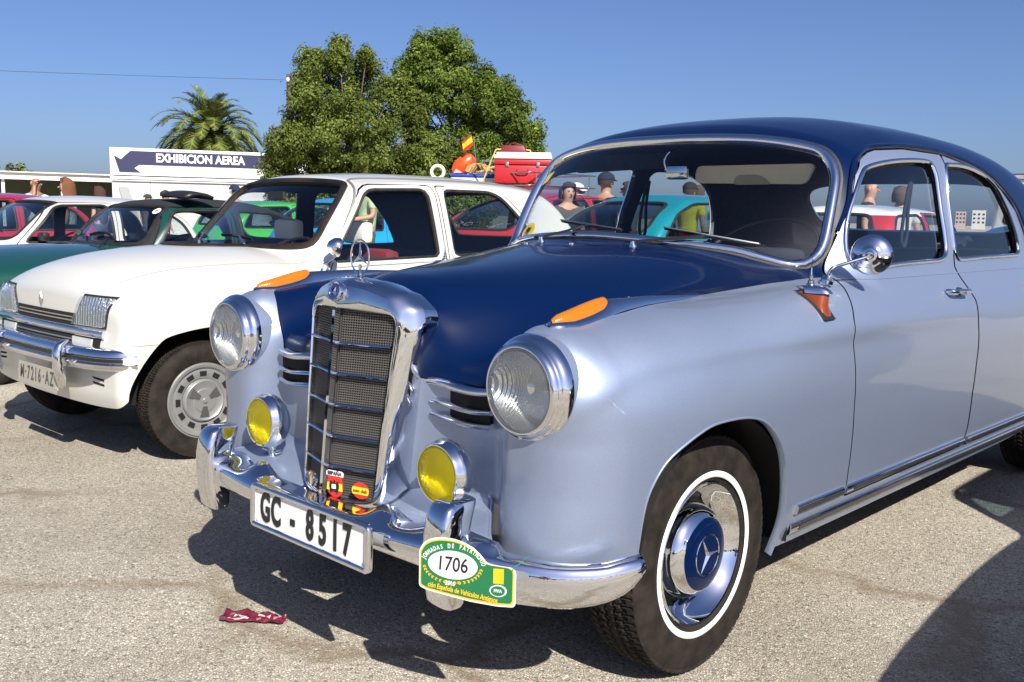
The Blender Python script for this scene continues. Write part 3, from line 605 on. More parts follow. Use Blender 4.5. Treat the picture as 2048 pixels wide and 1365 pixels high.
# ---------------------------------------------------------------- bumper
bx=np.array([0,.1,.2,.3,.4,.5,.58,.66,.73,.785,.825,.85,.866]); byy=Spl((0,-.742),(.2,-.735),(.4,-.710),(.55,-.670),(.68,-.602),(.78,-.515),(.84,-.42),(.866,-.34))
zt=Spl((0,.442),(.44,.441),(.667,.420),(.75,.414),(.80,.415),(.83,.424),(.848,.428)); zb_=Spl((0,.388),(.43,.372),(.56,.345),(.667,.322),(.75,.320),(.80,.327),(.825,.340),(.84,.358),(.848,.385))
XS=np.concatenate([np.linspace(0,.70,42),np.array([.72,.74,.76,.78,.795,.81,.82,.83,.838,.844,.848])]); XS=np.concatenate([-XS[::-1][:-1],XS])
G=[]
for x in XS:
    a=abs(x); y=float(byy(a)); t_,b_=float(zt(a)),float(zb_(a)); e=1e-3; dy=(float(byy(a+e))-float(byy(a-e)))/(2*e); nn=np.array([-dy*np.sign(x) if x else 0,1.0]); nn=np.array([dy*(1 if x>=0 else -1),-1.0]); nn/=np.linalg.norm(nn)  # outward
    lift=.055*max(0,1-abs(a-.235)/.15)**.8 if .03<a else 0
    fl=.35 if a>.62 else (.2 if a<.36 else .2+.8*min(1,(a-.36)/.08)); lift=.034*math.exp(-((a-.285)/.05)**2); dpt=.075*min(1,max(.12,(.80-a)/.30)); 
    row=[]
    h=t_-b_
    for o_,z in ((-.010,b_-.001),(-.001,b_+.006),(.006,b_+h*.25),(.010,b_+h*.5),(.008,b_+h*.78),(.003,t_-.004),(-.003,t_),(-.015,t_+.006+lift*.10),(-.4*dpt,t_+.016*fl+lift*.55),(-.8*dpt,t_+.026*fl+lift*1.0),(-dpt,t_+.024*fl+lift*.9),(-dpt-.004,t_+.004)):
        row.append((x+nn[0]*o_,y+nn[1]*o_,z))
    G.append(row)
mb=MB(); mb.grid(G,flip=False); BU=mb.build('bumper',chrome,PON,fixn=False,sharp=65)
so=BU.modifiers.new('thick','SOLIDIFY'); so.thickness=.003; so.offset=-1
for s in (1,-1):
    G=[]
    #  (z, front y, width, depth)
    for z,y,w_,d in ((.298,-.690,.020,.02),(.300,-.705,.034,.045),(.312,-.716,.041,.062),(.36,-.726,.043,.075),(.42,-.731,.043,.085),(.47,-.730,.042,.092),(.508,-.724,.040,.097),(.530,-.714,.038,.095),(.541,-.700,.034,.085),(.545,-.685,.026,.065)):
        row=[]
        for a in np.linspace(0,2*math.pi,25)[:-1]:
            cx,sx_=math.cos(a),math.sin(a); k=4.2
            row.append((s*.510+w_*np.sign(cx)*abs(cx)**(2/k),y+d/2-d/2*np.sign(sx_)*abs(sx_)**(2/k),z))
        G.append(row)
    mb=MB(); mb.grid(G,closev=True); b=mb.n-24; mb.f.append(tuple(range(24))[::-1]); mb.f.append(tuple(range(b,b+24))); 
    mb.build('overrider',chrome,PON,fixn=True,sharp=35)
for s in (1,-1):
    mb=MB(); mb.tube([(s*.45,-.66,.40),(s*.43,-.3,.36)],.018); mb.build('bumper_bracket',void,PON)
# ---------------------------------------------------------------- number plate
def plate(parent,c,w_,h,ux,uz,txts,size,xs,bold,frame=True,font_m=blk):
    ux=Vector(ux).normalized(); uz=Vector(uz).normalized(); un=ux.cross(uz); c=Vector(c)   # un points outward (front)
    o_=rpoly([(-w_/2,-h/2),(w_/2,-h/2),(w_/2,h/2),(-w_/2,h/2)],.012,5); V,F=flat([tuple(q) for q in o_],-.003,.001); mb=MB(); mb.add(place(V,c,ux,uz,un),F); pl=mb.build('number_plate',white,parent,smooth=False)
    if frame:
        q=place(np.c_[o_,np.zeros(len(o_))],c,ux,uz,un); mb=MB(); mb.sweep(q,un,[(-.010,-.006),(-.010,.004),(-.006,.0085),(0,.010),(.005,.006),(.006,-.002),(.006,-.006)],closed=True); mb.build('plate_frame',chrome,pl,fixn=True,sharp=60)
    for t,u,v in txts:
        V,F=text_mesh(t,size,xs,bold,.0012); V=V+np.array([u,v,.0022]); mb=MB(); mb.add(place(V,c,ux,uz,un),F); mb.build('plate_character',font_m,pl,smooth=False)
    for u,v in ((-.46,.36),(.46,.36),(.46,-.36),(-.46,-.36)):
        mb=MB(); mb.lathe([(0,.003),(.003,.0028),(.004,.001)],c+ux*u*w_+uz*v*h,un,10); mb.build('plate_screw',satin,pl,fixn=True)
    return pl
pc=(.083,-.764,.402)
plate(PON,pc,.498,.108,(1,0,0),(0,0.02,1),[('G',-.188,0),('C',-.138,0),('-',-.062,0),('8',.014,0),('5',.068,0),('1',.119,0),('7',.166,0)],.106,.60,.0034)
# ---------------------------------------------------------------- grille badges
def disc(mb,c,pts,th=.002,ux=(1,0,0),uz=(0,0,1)):
    ux=Vector(ux).normalized(); uz=Vector(uz).normalized(); un=ux.cross(uz); V,F=flat(pts,0,th); mb.add(place(V,c,ux,uz,un),F)
gx=Vector((1,.26,0)).normalized()
def badge(name,c,layers,m0,ux=gx):
    o=None
    for k,(pts,m,zo) in enumerate(layers):
        mb=MB(); un=Vector(ux).cross(Vector((0,0,1))).normalized(); disc(mb,Vector(c)+un*zo,pts,.0016,ux); q=mb.build(name if k==0 else 'badge_print',m,PON if k==0 else o,smooth=False)
        if k==0:o=q
    return o
def btext(t,c,size,m,parent,ux,xs=1,bold=0,zo=.004,uz=(0,0,1)):
    ux=Vector(ux).normalized(); uz=Vector(uz).normalized(); un=ux.cross(uz); V,F=text_mesh(t,size,xs,bold,.0003); mb=MB(); mb.add(place(V,Vector(c)+un*zo,ux,uz,un),F); return mb.build('badge_lettering',m,parent,smooth=False)
c1=(.045,-.651,.474); sh=[(-.026,-.004),(-.021,-.020),(-.008,-.030),(0,-.032),(.008,-.030),(.021,-.020),(.026,-.004),(.024,.012),(.022,.026),(-.022,.026),(-.024,.012)]
o=badge('shield_badge',c1,[(sh,red,0),([(-.0255,-.012),(.0255,-.012),(.0235,.008),(-.0235,.008)],yellow,.002),([(-.012,-.018),(-.016,.0),(-.013,.014),(-.004,.008),(0,.018),(.004,.008),(.013,.014),(.016,.0),(.012,-.018),(0,-.012)],blk,.0038),([(-.006,-.006),(.006,-.006),(.006,.005),(-.006,.005)],white,.0056),([(-.027,.026),(.027,.026),(.028,.036),(.022,.040),(-.022,.040),(-.028,.036)],white,.0005)],red)
btext('ESPAÑA',Vector(c1)+Vector((0,0,.033)),.0135,blk,o,gx,.95,.0004,.0035)
c2=(.127,-.631,.474); el_=circ(.0265,28,0,0,.0215)
o=badge('oval_badge',c2,[(el_,red,0),([(x,y) for x,y in circ(.0262,40,0,0,.0212) if abs(y)<.0115]+[],yellow,.002)],red)
btext('auto club',c2,.0125,blk,o,gx,.95,.0002,.0042)
mb=MB(); mb.lathe([(0,.004),(.010,.004),(.013,.006),(.019,.004),(.020,-.004)],(-.045,-.657,.474),(-.2,-1,0),24); o=mb.build('round_badge',chrome,PON,fixn=True)
mb=MB(); mb.add(place(np.array([(-.006,-.012,.0),(.006,-.012,0),(.008,.006,0),(0,.014,0),(-.008,.006,0)])*1.0,(-.046,-.663,.474),(1,-.2,0),(0,0,1),(-.2,-1,0)),[(0,1,2,3,4)]); mb.build('badge_print',yellow,o,smooth=False)
mb=MB(); mb.lathe([(0,.012),(.006,.010),(.010,.004),(.010,-.004)],(-.095,-.632,.474),(-.2,-1,0),16); mb.build('round_badge',mat('bronze',(.30,.16,.09),.4,.8),PON,fixn=True)
# ---------------------------------------------------------------- rally plaque tied to the overrider (a thing of its own)
A0=Vector((.514,-.765,0)); A1=Vector((.741,-.70,0))
def placeT(V,o,a,b,c):
    V=np.array(V,float); V=np.stack([1.0917*V[:,0]+.004*V[:,1]-.001,.1334*V[:,0]+.9666*V[:,1]+.0267,V[:,2]],1); return place(V,o,a,b,c)
ux=(A1-A0).normalized(); W0=(A1-A0).length
def pq(u,v): return (u,v)
base=[(-.002,.354),(-.002,.440),(.0077,.4565),(.021,.4655),(.0385,.4705),(.057,.4712),(.0785,.469),(.100,.4628),(.1216,.452),(.1402,.4355),(.1526,.4190),(.168,.4155),(.2074,.4125),(.2168,.4045),(.2168,.329),(.2125,.3238),(.1788,.3226),(.1174,.3278),(.0554,.3385),(.0149,.3465)]
pr_=rpoly(base,.005,3); cc=pr_.mean(0)
RP=empty('rally_plaque',(.60,-.76,.35),0,'green and yellow rally plaque number 1706 tied over the chrome bumper guard','plaque')
def pl_layer(name,k,zo,m,th=.0015):
    Q=cc+(pr_-cc)*np.array(k); V,F=flat([tuple(q) for q in Q],0,th); un=ux.cross(Vector((0,0,1))); V=placeT(V,A0+un*zo,ux,(0,0,1),un)-np.array(RP.location); mb=MB(); mb.add(V,F); return mb.build(name,m,RP,smooth=False)
pl_layer('plaque_board',(1,1),0,white); pl_layer('plaque_border',(.972,.945),.0017,yellow,.0006); pl_layer('plaque_field',(.945,.895),.0025,green,.0006)
un=ux.cross(Vector((0,0,1)))
def ptext(t,u,v,size,m,xs=1,bold=0,rot=0,zo=.0036,name='plaque_lettering'):
    V,F=text_mesh(t,size,xs,bold,.0002); c_,s_=math.cos(rot),math.sin(rot); V=np.stack([V[:,0]*c_-V[:,1]*s_+u,V[:,0]*s_+V[:,1]*c_+v,V[:,2]],1)
    mb=MB(); mb.add(placeT(V,A0+un*zo,ux,(0,0,1),un)-np.array(RP.location),F); return mb.build(name,m,RP,smooth=False)
V,F=flat([(.0768+a*math.cos(.06)+b*.07,.4095-a*.07+b) for a,b in circ(.057,40,0,0,.0325)],0,.0006); mb=MB(); mb.add(placeT(V,A0+un*.0032,ux,(0,0,1),un)-np.array(RP.location),F); mb.build('number_oval',white,RP,smooth=False)
ptext('1706',.0768,.4098,.047,blk,.78,.0005,-.06,.004)
t_='JORNADAS DE PATRIMONIO'; 
for i,ch in enumerate(t_):
    if ch==' ': continue
    a=math.radians(172-150*(i+.0)/(len(t_)-1)); a=math.radians(162-152*i/(len(t_)-1)); px_=.0768+.0705*math.cos(a); pz_=.4085+.0445*math.sin(a); rr=math.atan2(-.0345*math.cos(a)*-1*-1,.0655*math.sin(a))
    rr=-math.atan2(.0445*math.cos(a),.0705*math.sin(a))
    ptext(ch,px_,pz_,.0145,white,.62,.0003,rr)
ptext('2016',.072,.3665,.0150,white,.75,.0003,-.08)
ptext('ción Española de Vehículos Antiguos',.100,.3485,.0165,yellow,.66,.0003,-.155)
for sg,cx_ in ((1,.036),(-1,.118)):
    mb=MB()
    for k in range(11):
        a=math.radians(200+9*k) if sg>0 else math.radians(340-9*k); a=math.radians((185 if sg>0 else -5)+sg*9.5*k); bx_=.0768+.0655*math.cos(a); bz_=.409+.0405*math.sin(a)
        ta=a+sg*math.pi/2
        for o_ in (-.5,.5):
            d=(math.cos(ta+o_),math.sin(ta+o_)); n_=(-d[1],d[0]); l=.0075
            q=np.array([(bx_,bz_,0),(bx_+d[0]*l*.5+n_[0]*.0016,bz_+d[1]*l*.5+n_[1]*.0016,0),(bx_+d[0]*l,bz_+d[1]*l,0),(bx_+d[0]*l*.5-n_[0]*.0016,bz_+d[1]*l*.5-n_[1]*.0016,0)])
            mb.add(placeT(q,A0+un*.0036,ux,(0,0,1),un)-np.array(RP.location),[(0,1,2,3)])
    mb.build('laurel_branch',yellow,RP,smooth=False)
def pbox(name,u0,u1,v0,v1,m,zo): 
    V,F=flat([(u0,v0),(u1,v0),(u1,v1),(u0,v1)],0,.0005); mb=MB(); mb.add(placeT(V,A0+un*zo,ux,(0,0,1),un)-np.array(RP.location),F); mb.build(name,m,RP,smooth=False)
pbox('yellow_panel',.1690,.1915,.375,.4088,yellow,.0032)
for rr_,mm,zo in ((.019,white,.0032),(.0155,green,.0040)):
    V,F=flat([(.1800+a,.3590+b) for a,b in circ(rr_,24,0,0,rr_*.72)],0,.0006); mb=MB(); mb.add(placeT(V,A0+un*zo,ux,(0,0,1),un)-np.array(RP.location),F); mb.build('oval_emblem',mm,RP,smooth=False)
ptext('FIVA',.180,.359,.010,white,.9,.0002,-.03,.0048)
mb=MB(); mb.tube(cr([(.211,.408,.004),(.218,.419,.01),(.226,.424,.006),(.233,.432,.004),(.243,.440,.002)],4),.0007,5); V=np.concatenate(mb.v); mb.v=[placeT(V,A0,ux,(0,0,1),un)-np.array(RP.location)]; mb.build('tie_wire',mat('green_wire',(.0,.35,.2),.5),RP)
# ---------------------------------------------------------------- wheels
def tyre_mesh(name,R0,half,rim,treadw,npitch=84,kind=0):
    n=npitch*6; prof=[]
    # cross-section from inner bead round to outer bead: (radius, axial); tread rows flagged
    side=lambda s:[(rim,s*half*.72,0),(rim+.006,s*half*.82,0),(rim+.022,s*half*.93,0),(rim+(R0-rim)*.38,s*half*1.0,0),(rim+(R0-rim)*.60,s*half*.985,0),(rim+(R0-rim)*.76,s*half*.93,0),(R0-.018,s*half*.86,0),(R0-.009,s*(treadw+.007),0)]
    tr=[(R0-.0025-.006*(abs(t)/treadw)**3,t,1) for t in np.linspace(-treadw,treadw,23)]
    prof=side(-1)+tr+side(1)[::-1]; P=np.array(prof); th=2*math.pi*np.arange(n)/n
    G=np.empty((n,len(P),3)); k=np.arange(n)%6
    for j,(r_,a,fl) in enumerate(P):
        rr=np.full(n,r_); aa=np.full(n,a)
        if fl:
            c_=a/treadw; g=np.zeros(n)
            for gc in (-.62,-.22,.22,.62):
                off=.05*np.sign(np.sin(2*math.pi*(k/6.0)+.3)); g=np.maximum(g,(np.abs(c_-gc-off*1.0)<.06)*.0075)
            ph=((np.arange(n)+int(2*np.sign(c_))+ (3 if abs(c_)<.3 else 0))%6); g=np.maximum(g,(ph==0)*(.0065 if abs(c_)>.25 else .004))
            if kind: g=np.maximum(g,(ph==3)*.006*(abs(c_)>.2))
            rr=rr-g
        elif abs(a)>treadw and r_>R0-.012: rr=rr-((np.arange(n)%6)==0)*.005
        G[:,j,0]=aa; G[:,j,1]=rr*np.cos(th); G[:,j,2]=rr*np.sin(th)
    mb=MB(); mb.grid(G,closeu=True,flip=False); me=mb.mesh(name,True,35); me.materials.append(rubber); return me
TY=tyre_mesh('tyre',.320,.080,.186,.064)
def wheel_saloon(x,y,s,steer=0,full=True):
    w_=bpy.data.objects.new('wheel',None); COL.objects.link(w_); w_.parent=PON; w_.location=(x,y,.3165); w_.rotation_euler=(0,0,R(steer)+(0 if s>0 else math.pi)); 
    t=bpy.data.objects.new('tyre',TY); COL.objects.link(t); t.parent=w_
    mb=MB(); mb.lathe([(.1935,.0765),(.196,.0795),(.2015,.0808),(.207,.0800),(.2095,.0778)],(0,0,0),(1,0,0),96); mb.build('whitewall',whitewall,w_,fixn=True)
    mb=MB(); mb.lathe([(.183,.055),(.1845,.066),(.180,.0715),(.175,.0700),(.170,.060),(.160,.046),(.150,.036),(.140,.022),(.133,.010)],(0,0,0),(1,0,0),96); mb.build('trim_ring',chrome,w_,fixn=True)
    mb=MB(); mb.lathe([(.180,-.07),(.176,.03),(.150,.020),(.135,.004),(.11,-.004),(0,-.004)],(0,0,0),(1,0,0),72); mb.build('rim',black,w_,fixn=True)
    mb=MB(); mb.lathe([(.118,-.004),(.1235,.020),(.121,.030),(.1165,.046),(.109,.060),(.099,.070),(.096,.0715),(.0935,.0745),(.091,.0755)],(0,0,0),(1,0,0),72); hc=mb.build('hubcap',chrome,w_,fixn=True)
    mb=MB(); mb.lathe([(.0915,.0752),(.080,.0795),(.062,.0825),(.058,.0825),(.03,.0835),(0,.084)],(0,0,0),(1,0,0),64); mb.build('hubcap_centre',navy,hc,fixn=True)
    mb=MB(); th=np.linspace(0,2*math.pi,49)[:-1]; mb.tube([(.0845,.052*math.cos(t_),.052*math.sin(t_)) for t_ in th],.0020,6,closed=True); a=.5
    star(mb,(.0835,0,0),.052,.008,(0,math.cos(a),math.sin(a)),(0,-math.sin(a),math.cos(a)),(1,0,0),.15,False); mb.build('hubcap_star',chrome,hc,smooth=False)
    for c_ in w_.children:
        if c_.name.split('.')[0]!='tyre': c_.scale=(1,1.05,1.05)
    return w_
for s in (1,-1):
    wheel_saloon(s*.681,0,s,.8 if s>0 else -.8); wheel_saloon(s*.690,3.05,s)
# ---------------------------------------------------------------- body fittings
def on(x=None,y=None,z=None,a=None,b=None,ax=0):
    Q=[[v for v in (x,y,z) if v is not None]]; P_=root(F_pon,Q,ax,a,b)[0]; g=grad(F_pon,P_[None],2e-3)[0]; return P_,g/np.linalg.norm(g)
# side repeater lamps below the windscreen pillar: a wedge whose back follows the shoulder
for s in (1,-1):
    zs=np.linspace(.980,.915,7); sh=root(F_pon,np.stack([np.full(7,.468),zs],1),0,1.0*s,.4*s); sh=np.stack([np.abs(sh[:,0]),zs],1)
    xo=.828
    def wedge(name,y0,y1,grow,xs_,m,parent,ztop=.999,zbot=.914,inset=0):
        G=[]
        for t_ in np.linspace(-1,1,9):
            k=math.sqrt(max(0,1-(abs(t_)*.97)**2.6)); yv=(y0+y1)/2+t_*(y1-y0)/2; sec=[]
            a_=sh+np.array([-.004,0])
            for q in a_: sec.append((s*q[0],yv,q[1]))
            b_=sh[-1]; c2=np.array([sh[-1][0]+.008,zbot-.004]); d2=np.array([xs_-.004,.945]); e2=np.array([xs_,.975]); f2=np.array([xs_-.012,ztop-.004]); g2=np.array([sh[0][0]+.02,ztop])
            for q in (c2,d2,e2,f2,g2):
                base=sh[np.argmin(np.abs(sh[:,1]-min(q[1],.997)))]; p=base+(q-base)*max(k,.12); sec.append((s*p[0],yv,p[1]))
            G.append(sec)
        mb=MB(); mb.grid(G,closev=True); n_=len(G[0]); mb.f.append(tuple(range(n_))[::-1]); mb.f.append(tuple(range(mb.n-n_,mb.n))); return mb.build(name,m,parent,fixn=True,sharp=50)
    mb=MB(); gg=[]
    for yv in (.436,.440,.496,.500):
        gg.append([(s*(q[0]+(.007 if .438<yv<.498 else -.004)),yv,q[1]) for q in np.vstack([sh,[[sh[-1][0]+.006,.908]]])])
    mb.grid(gg); o=mb.build('side_indicator',black,PON,fixn=True,smooth=False)
    wedge('indicator_lens',.440,.497,1,xo,amber_dark,o,.992)
    # chrome cap over the top of the lens
    G=[]
    for t_ in np.linspace(-1,1,9):
        k=math.sqrt(max(0,1-(abs(t_)*.97)**2.6)); yv=.4685+t_*.031; x0=sh[0][0]-.004; G.append([(s*x0,yv,.996),(s*(x0+.03*k),yv,.9985+.004*k),(s*(x0+.075*k),yv,.996+.002*k),(s*(x0+.090*k),yv,.988),(s*(x0+.094*k),yv,.980)])
    mb=MB(); mb.grid(G); mb.build('lamp_cap',chrome,o,fixn=True,sharp=60)
    tp=np.array([s*.772,.468,.999]); mb=MB(); mb.lathe([(.013,0),(.012,.006),(.009,.009),(.009,.015),(.006,.018),(.006,.028),(.0035,.030),(.002,.05),(.0012,.06)],tp,(0,0,1),20); mb.build('aerial_base',chrome,o,fixn=True)
    mb=MB(); mb.tube([tp+np.array([0,0,.05]),tp+np.array([.004*s,-.004,.075])],.0014,6); mb.build('aerial_rod',chrome,o)
# door mirror on the near side (driver side)
def mirror_at(s):
    b=np.array([s*.765,.60,1.018]); P_,g=on(y=.60,z=.985,a=1.0*s,b=.4*s); b=np.array([P_[0]-s*.012,.60,1.008])
    c_=np.array([b[0]+s*.075,.720,1.086])
    mb=MB(); mb.lathe([(.020,-.006),(.019,.004),(.012,.010),(.008,.016),(0,.017)],b,(s*.3,0,1),24); o=mb.build('door_mirror',chrome,PON,fixn=True)
    mb=MB(); mb.tube(cr([b+np.array([0,0,.012]),b+np.array([s*.012,.004,.038]),b+np.array([s*.035,.04,.052]),c_+np.array([0,-.028,-.006])],6),.0052,10); mb.build('mirror_arm',chrome,o,fixn=True)
    mb=MB(); mb.lathe([(.000,.034),(.010,.033),(.013,.026),(.020,.024),(.022,.019),(.034,.015),(.050,.006),(.0590,-.004),(.0605,-.010),(.058,-.013)],c_,(.28*s,-1,.0),48); mb.build('mirror_shell',chrome,o,fixn=True,sharp=50)
    mb=MB(); mb.lathe([(.058,-.012),(.0,-.0121)],c_,(.28*s,-1,.0),48); mb.build('mirror_glass',satin,o,fixn=True)
mirror_at(1)
# door handles
for s in (1,-1):
    for y0 in (1.46,2.36):
        P_,g=on(y=y0,z=.945,a=1.0*s,b=.4*s); P_=P_+g*.0
        mb=MB(); mb.tube(cr([P_+np.array([s*.004,-.075,.004]),P_+np.array([s*.030,-.065,.004]),P_+np.array([s*.034,-.01,.002]),P_+np.array([s*.034,.05,0]),P_+np.array([s*.028,.085,-.002])],5),[.008]*4+[.0075]*8+[.009]*5+[.0105]*3+[.006],10); mb.build('door_handle',chrome,PON,fixn=True)
        o=MB(); o.lathe([(.017,-.004),(.016,.006),(.012,.014),(.011,.030),(.0,.034)],P_+np.array([0,.055,-.004]),(s,0,0),20); o.build('lock_button',chrome,PON,fixn=True)
# belt moulding
for s in (1,-1):
    y=np.linspace(.70,2.55,60); P_=root(F_pon,np.stack([y,np.full(60,1.006)],1),0,1.0*s,.4*s); g=grad(F_pon,P_,2e-3); g/=np.linalg.norm(g,axis=1)[:,None]
    mb=MB(); mb.sweep(P_,g,[(-.003,-.003),(-.002,.002),(.002,.002),(.003,-.003)]); mb.build('waist_moulding',silver,PON,fixn=True)
# wipers
def wiper(px_,tip,s0):
    y0=float(yws(np.array(px_),1.07))-.02; P_,g=on(x=px_,y=y0-.045,a=1.4,b=.9,ax=2)
    mb=MB(); mb.lathe([(.013,-.006),(.012,.004),(.008,.008),(.007,.018),(.0,.020)],P_,(0,-.25,1),18); o=mb.build('wiper',chrome,PON,fixn=True)
    a=P_+np.array([0,0,.016]); t0=np.array([tip[0],float(yws(np.array(tip[0]),tip[1]))-.018,tip[1]]); t1=np.array([tip[2],float(yws(np.array(tip[2]),tip[3]))-.014,tip[3]]); m_=(t0+t1)/2
    mb=MB(); mb.sweep([a+np.array([-.03,0,0]),a,a+(m_-a)*.5,m_+np.array([0,-.012,.004])],(0,-.4,1),[(-.006,-.002),(-.006,.003),(.006,.003),(.006,-.002)]); mb.build('wiper_arm',black,o,fixn=True)
    mb=MB(); n_=9; L_=np.array([t0+(t1-t0)*k/(n_-1) for k in range(n_)]); 
    for q in L_: q[1]=float(yws(np.array(q[0]),q[2]))-.012
    mb.sweep(L_,(0,-1,.6),[(-.005,-.003),(-.003,.006),(.003,.006),(.005,-.003)]); mb.build('wiper_blade',black,o,fixn=True)
    mb=MB(); mb.tube([L_[0]+np.array([0,-.008,.004]),L_[4]+np.array([0,-.015,.006]),L_[8]+np.array([0,-.008,.004])],.0025,6); mb.build('blade_yoke',satin,o)
wiper(-.15,(-.20,1.165,.10,1.140),1); wiper(.22,(.24,1.150,.52,1.105),1)
# washer jets on the cowl
for x_ in (-.18,.02):
    P_,g=on(x=x_,y=.30,a=1.4,b=.9,ax=2); mb=MB(); mb.lathe([(.009,-.003),(.008,.005),(.004,.008),(0,.0085)],P_,g,14); mb.build('washer_jet',chrome,PON,fixn=True)
# stickers on the windscreen
def sticker(pts3,name,m,zo=.004):
    mb=MB(); P_=root(F_pon,np.array(pts3),1,.2,1.5); mb.add(P_-np.array([0,zo-.016,0]),[tuple(range(len(P_)))]); return mb.build(name,m,PON,smooth=False)
def stk(pts3,name,m,off):
    P_=root(F_pon,np.array(pts3),1,.2,1.5); P_[:,1]+=off; mb=MB(); mb.add(P_,[tuple(range(len(P_)))]); return mb.build(name,m,PON,smooth=False)
ystk=mat('yellow_sticker',(.80,.55,.02),.5); ystk2=mat('pale_sticker',(.62,.55,.10),.5)
stk([(-.578,1.300),(-.533,1.318),(-.515,1.358),(-.560,1.345)],'windscreen_sticker',ystk2,.002)
e=[(-.42+.045*math.cos(t_),1.128+.030*math.sin(t_)) for t_ in np.linspace(0,math.pi,14)]; e=[(-.445+.062*math.cos(t_),1.118+.036*max(math.sin(t_),-.2)) for t_ in np.linspace(-.2,math.pi+.2,18)]
stk(e,'windscreen_sticker',ystk,.002)
stk([(-.47,1.125),(-.455,1.142),(-.44,1.134),(-.42,1.140),(-.425,1.120),(-.45,1.118)],'sticker_print',blk,-.0015)
# ---------------------------------------------------------------- cabin
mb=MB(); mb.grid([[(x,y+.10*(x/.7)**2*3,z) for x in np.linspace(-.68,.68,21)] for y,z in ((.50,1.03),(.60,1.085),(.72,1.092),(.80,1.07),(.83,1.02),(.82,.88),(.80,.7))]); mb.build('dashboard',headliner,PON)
mb=MB()
G=[]
for z,y,d,w_ in ((.44,1.12,.30,.60),(.52,1.08,.42,.64),(.60,1.10,.44,.64)): pass
def seat(name,y0,zt_,w_,y1=None):
    o=empty_part(name); 
    mb=MB(); mb.box((0,y0-.22,.52),(w_*2,.52,.20),bev=.06); mb.build('seat_cushion',leather,o,smooth=True)
    mb=MB(); mb.box((0,0,0),(w_*2,.16,zt_-.52),bev=.07,rot=np.array(Matrix.Rotation(R(-14),3,'X'))); V=mb.v[0]; V+=np.array([0,y0+.08,(zt_+.50)/2]); mb.build('seat_back',leather,o,smooth=True)
def empty_part(name):
    o=bpy.data.objects.new(name,None); COL.objects.link(o); o.parent=PON; return o
seat('front_seat',1.38,1.02,.66); seat('rear_seat',2.45,1.06,.64)
mb=MB(); mb.grid([[(x,y,1.055+.01*math.sin(x*4)) for x in np.linspace(-.62,.62,9)] for y in (2.58,2.8,3.05)]); mb.build('parcel_shelf',mat('olive_shelf_cloth',(.16,.17,.13),.8),PON)
sw=np.array([.32,.98,1.075]); an=Vector((0,-.55,.84)).normalized(); q_u=Vector((1,0,0)); q_v=an.cross(q_u)
mb=MB(); mb.tube([sw+np.array(q_u)*.205*math.cos(t_)+np.array(q_v)*.205*math.sin(t_) for t_ in np.linspace(0,2*math.pi,49)[:-1]],.0105,10,closed=True); o=mb.build('steering_wheel',black,PON)
mb=MB(); mb.tube([sw-np.array(q_u)*.2,sw+np.array(an)*-.03,sw+np.array(q_u)*.2],.008); mb.tube([sw-np.array(an)*.02,sw-np.array(an)*.35],.02); mb.lathe([(0,.01),(.03,.008),(.045,-.01),(.02,-.04)],sw,an,20); mb.build('steering_column',black,o)
mb=MB(); mb.tube([sw+np.array(q_u)*.15*math.cos(t_)-np.array(an)*.02+np.array(q_v)*.15*math.sin(t_) for t_ in np.linspace(3.4,6.0,24)],.003,6); mb.build('horn_ring',chrome,o)
# sun visors, rear-view mirror, hanging straps
for s,z_ in ((1,1.372),):
    q=rpoly([(.030,1.325),(.055,1.385),(.520,1.385),(.470,1.318)],.025,5); mb=MB(); V,F=flat([(a,b) for a,b in q],0,.014); V=np.stack([V[:,0],.955+V[:,2]+(V[:,1]-1.38)*-.5,V[:,1]-.012],1); mb.add(V,F); o=mb.build('sun_visor',beige,PON,fixn=True,smooth=False)
    q=rpoly([(.19,1.318),(.215,1.352),(.305,1.352),(.35,1.318)],.02,5); mb=MB(); V,F=flat([(a,b) for a,b in q],0,.003); V=np.stack([V[:,0],.951+V[:,2]+(V[:,1]-1.38)*-.5,V[:,1]-.012],1); mb.add(V,F); mb.build('visor_pocket',mat('visor_cloth',(.42,.36,.22),.7),o,fixn=True,smooth=False)
q=rpoly([(-.56,1.33),(-.52,1.40),(-.08,1.40),(-.10,1.345)],.025,5); mb=MB(); V,F=flat([(a,b) for a,b in q],0,.014); V=np.stack([V[:,0],.99+V[:,2]+(V[:,1]-1.38)*-.1,V[:,1]+.028],1); mb.add(V,F); mb.build('sun_visor',headliner,PON,fixn=True,smooth=False)
c_=np.array([.005,.905,1.348]); mb=MB(); mb.box(c_,(.085,.03,.050),bev=.012,rot=np.array(Matrix.Rotation(R(12),3,'Z'))); o=mb.build('rear_view_mirror',chrome,PON)
mb=MB(); mb.tube(cr([c_+np.array([-.035,-.02,.012]),c_+np.array([-.045,-.02,.045]),c_+np.array([-.03,-.01,.075]),c_+np.array([0.0,.01,.095])],5),.004,8); mb.lathe([(0,.018),(.009,.012),(.009,-.01)],c_+np.array([-.03,-.012,.01]),(-1,-.2,.1),12); mb.build('mirror_stalk',chrome,o,fixn=True)
for s in (1,-1):
    b=np.array([s*.60,1.56,1.36]); mb=MB(); mb.tube(cr([b,b+np.array([0,-.035,-.10]),b+np.array([0,-.055,-.22]),b+np.array([0,-.035,-.265]),b+np.array([0,-.008,-.235]),b+np.array([0,-.01,-.12]),b+np.array([0,.01,-.01])],6),.007,8); mb.build('hanging_strap',headliner,PON)
mb=MB(); G=[[(.42+.09*u_+.012*math.sin(v*9+u_*3),2.45+.10*v,1.09+.045*math.sin(u_*2.6)*math.sin(v*2.8)+.01*math.sin(u_*13+v*7)) for u_ in np.linspace(0,1,9)] for v in np.linspace(0,1,9)]; mb.grid(G)
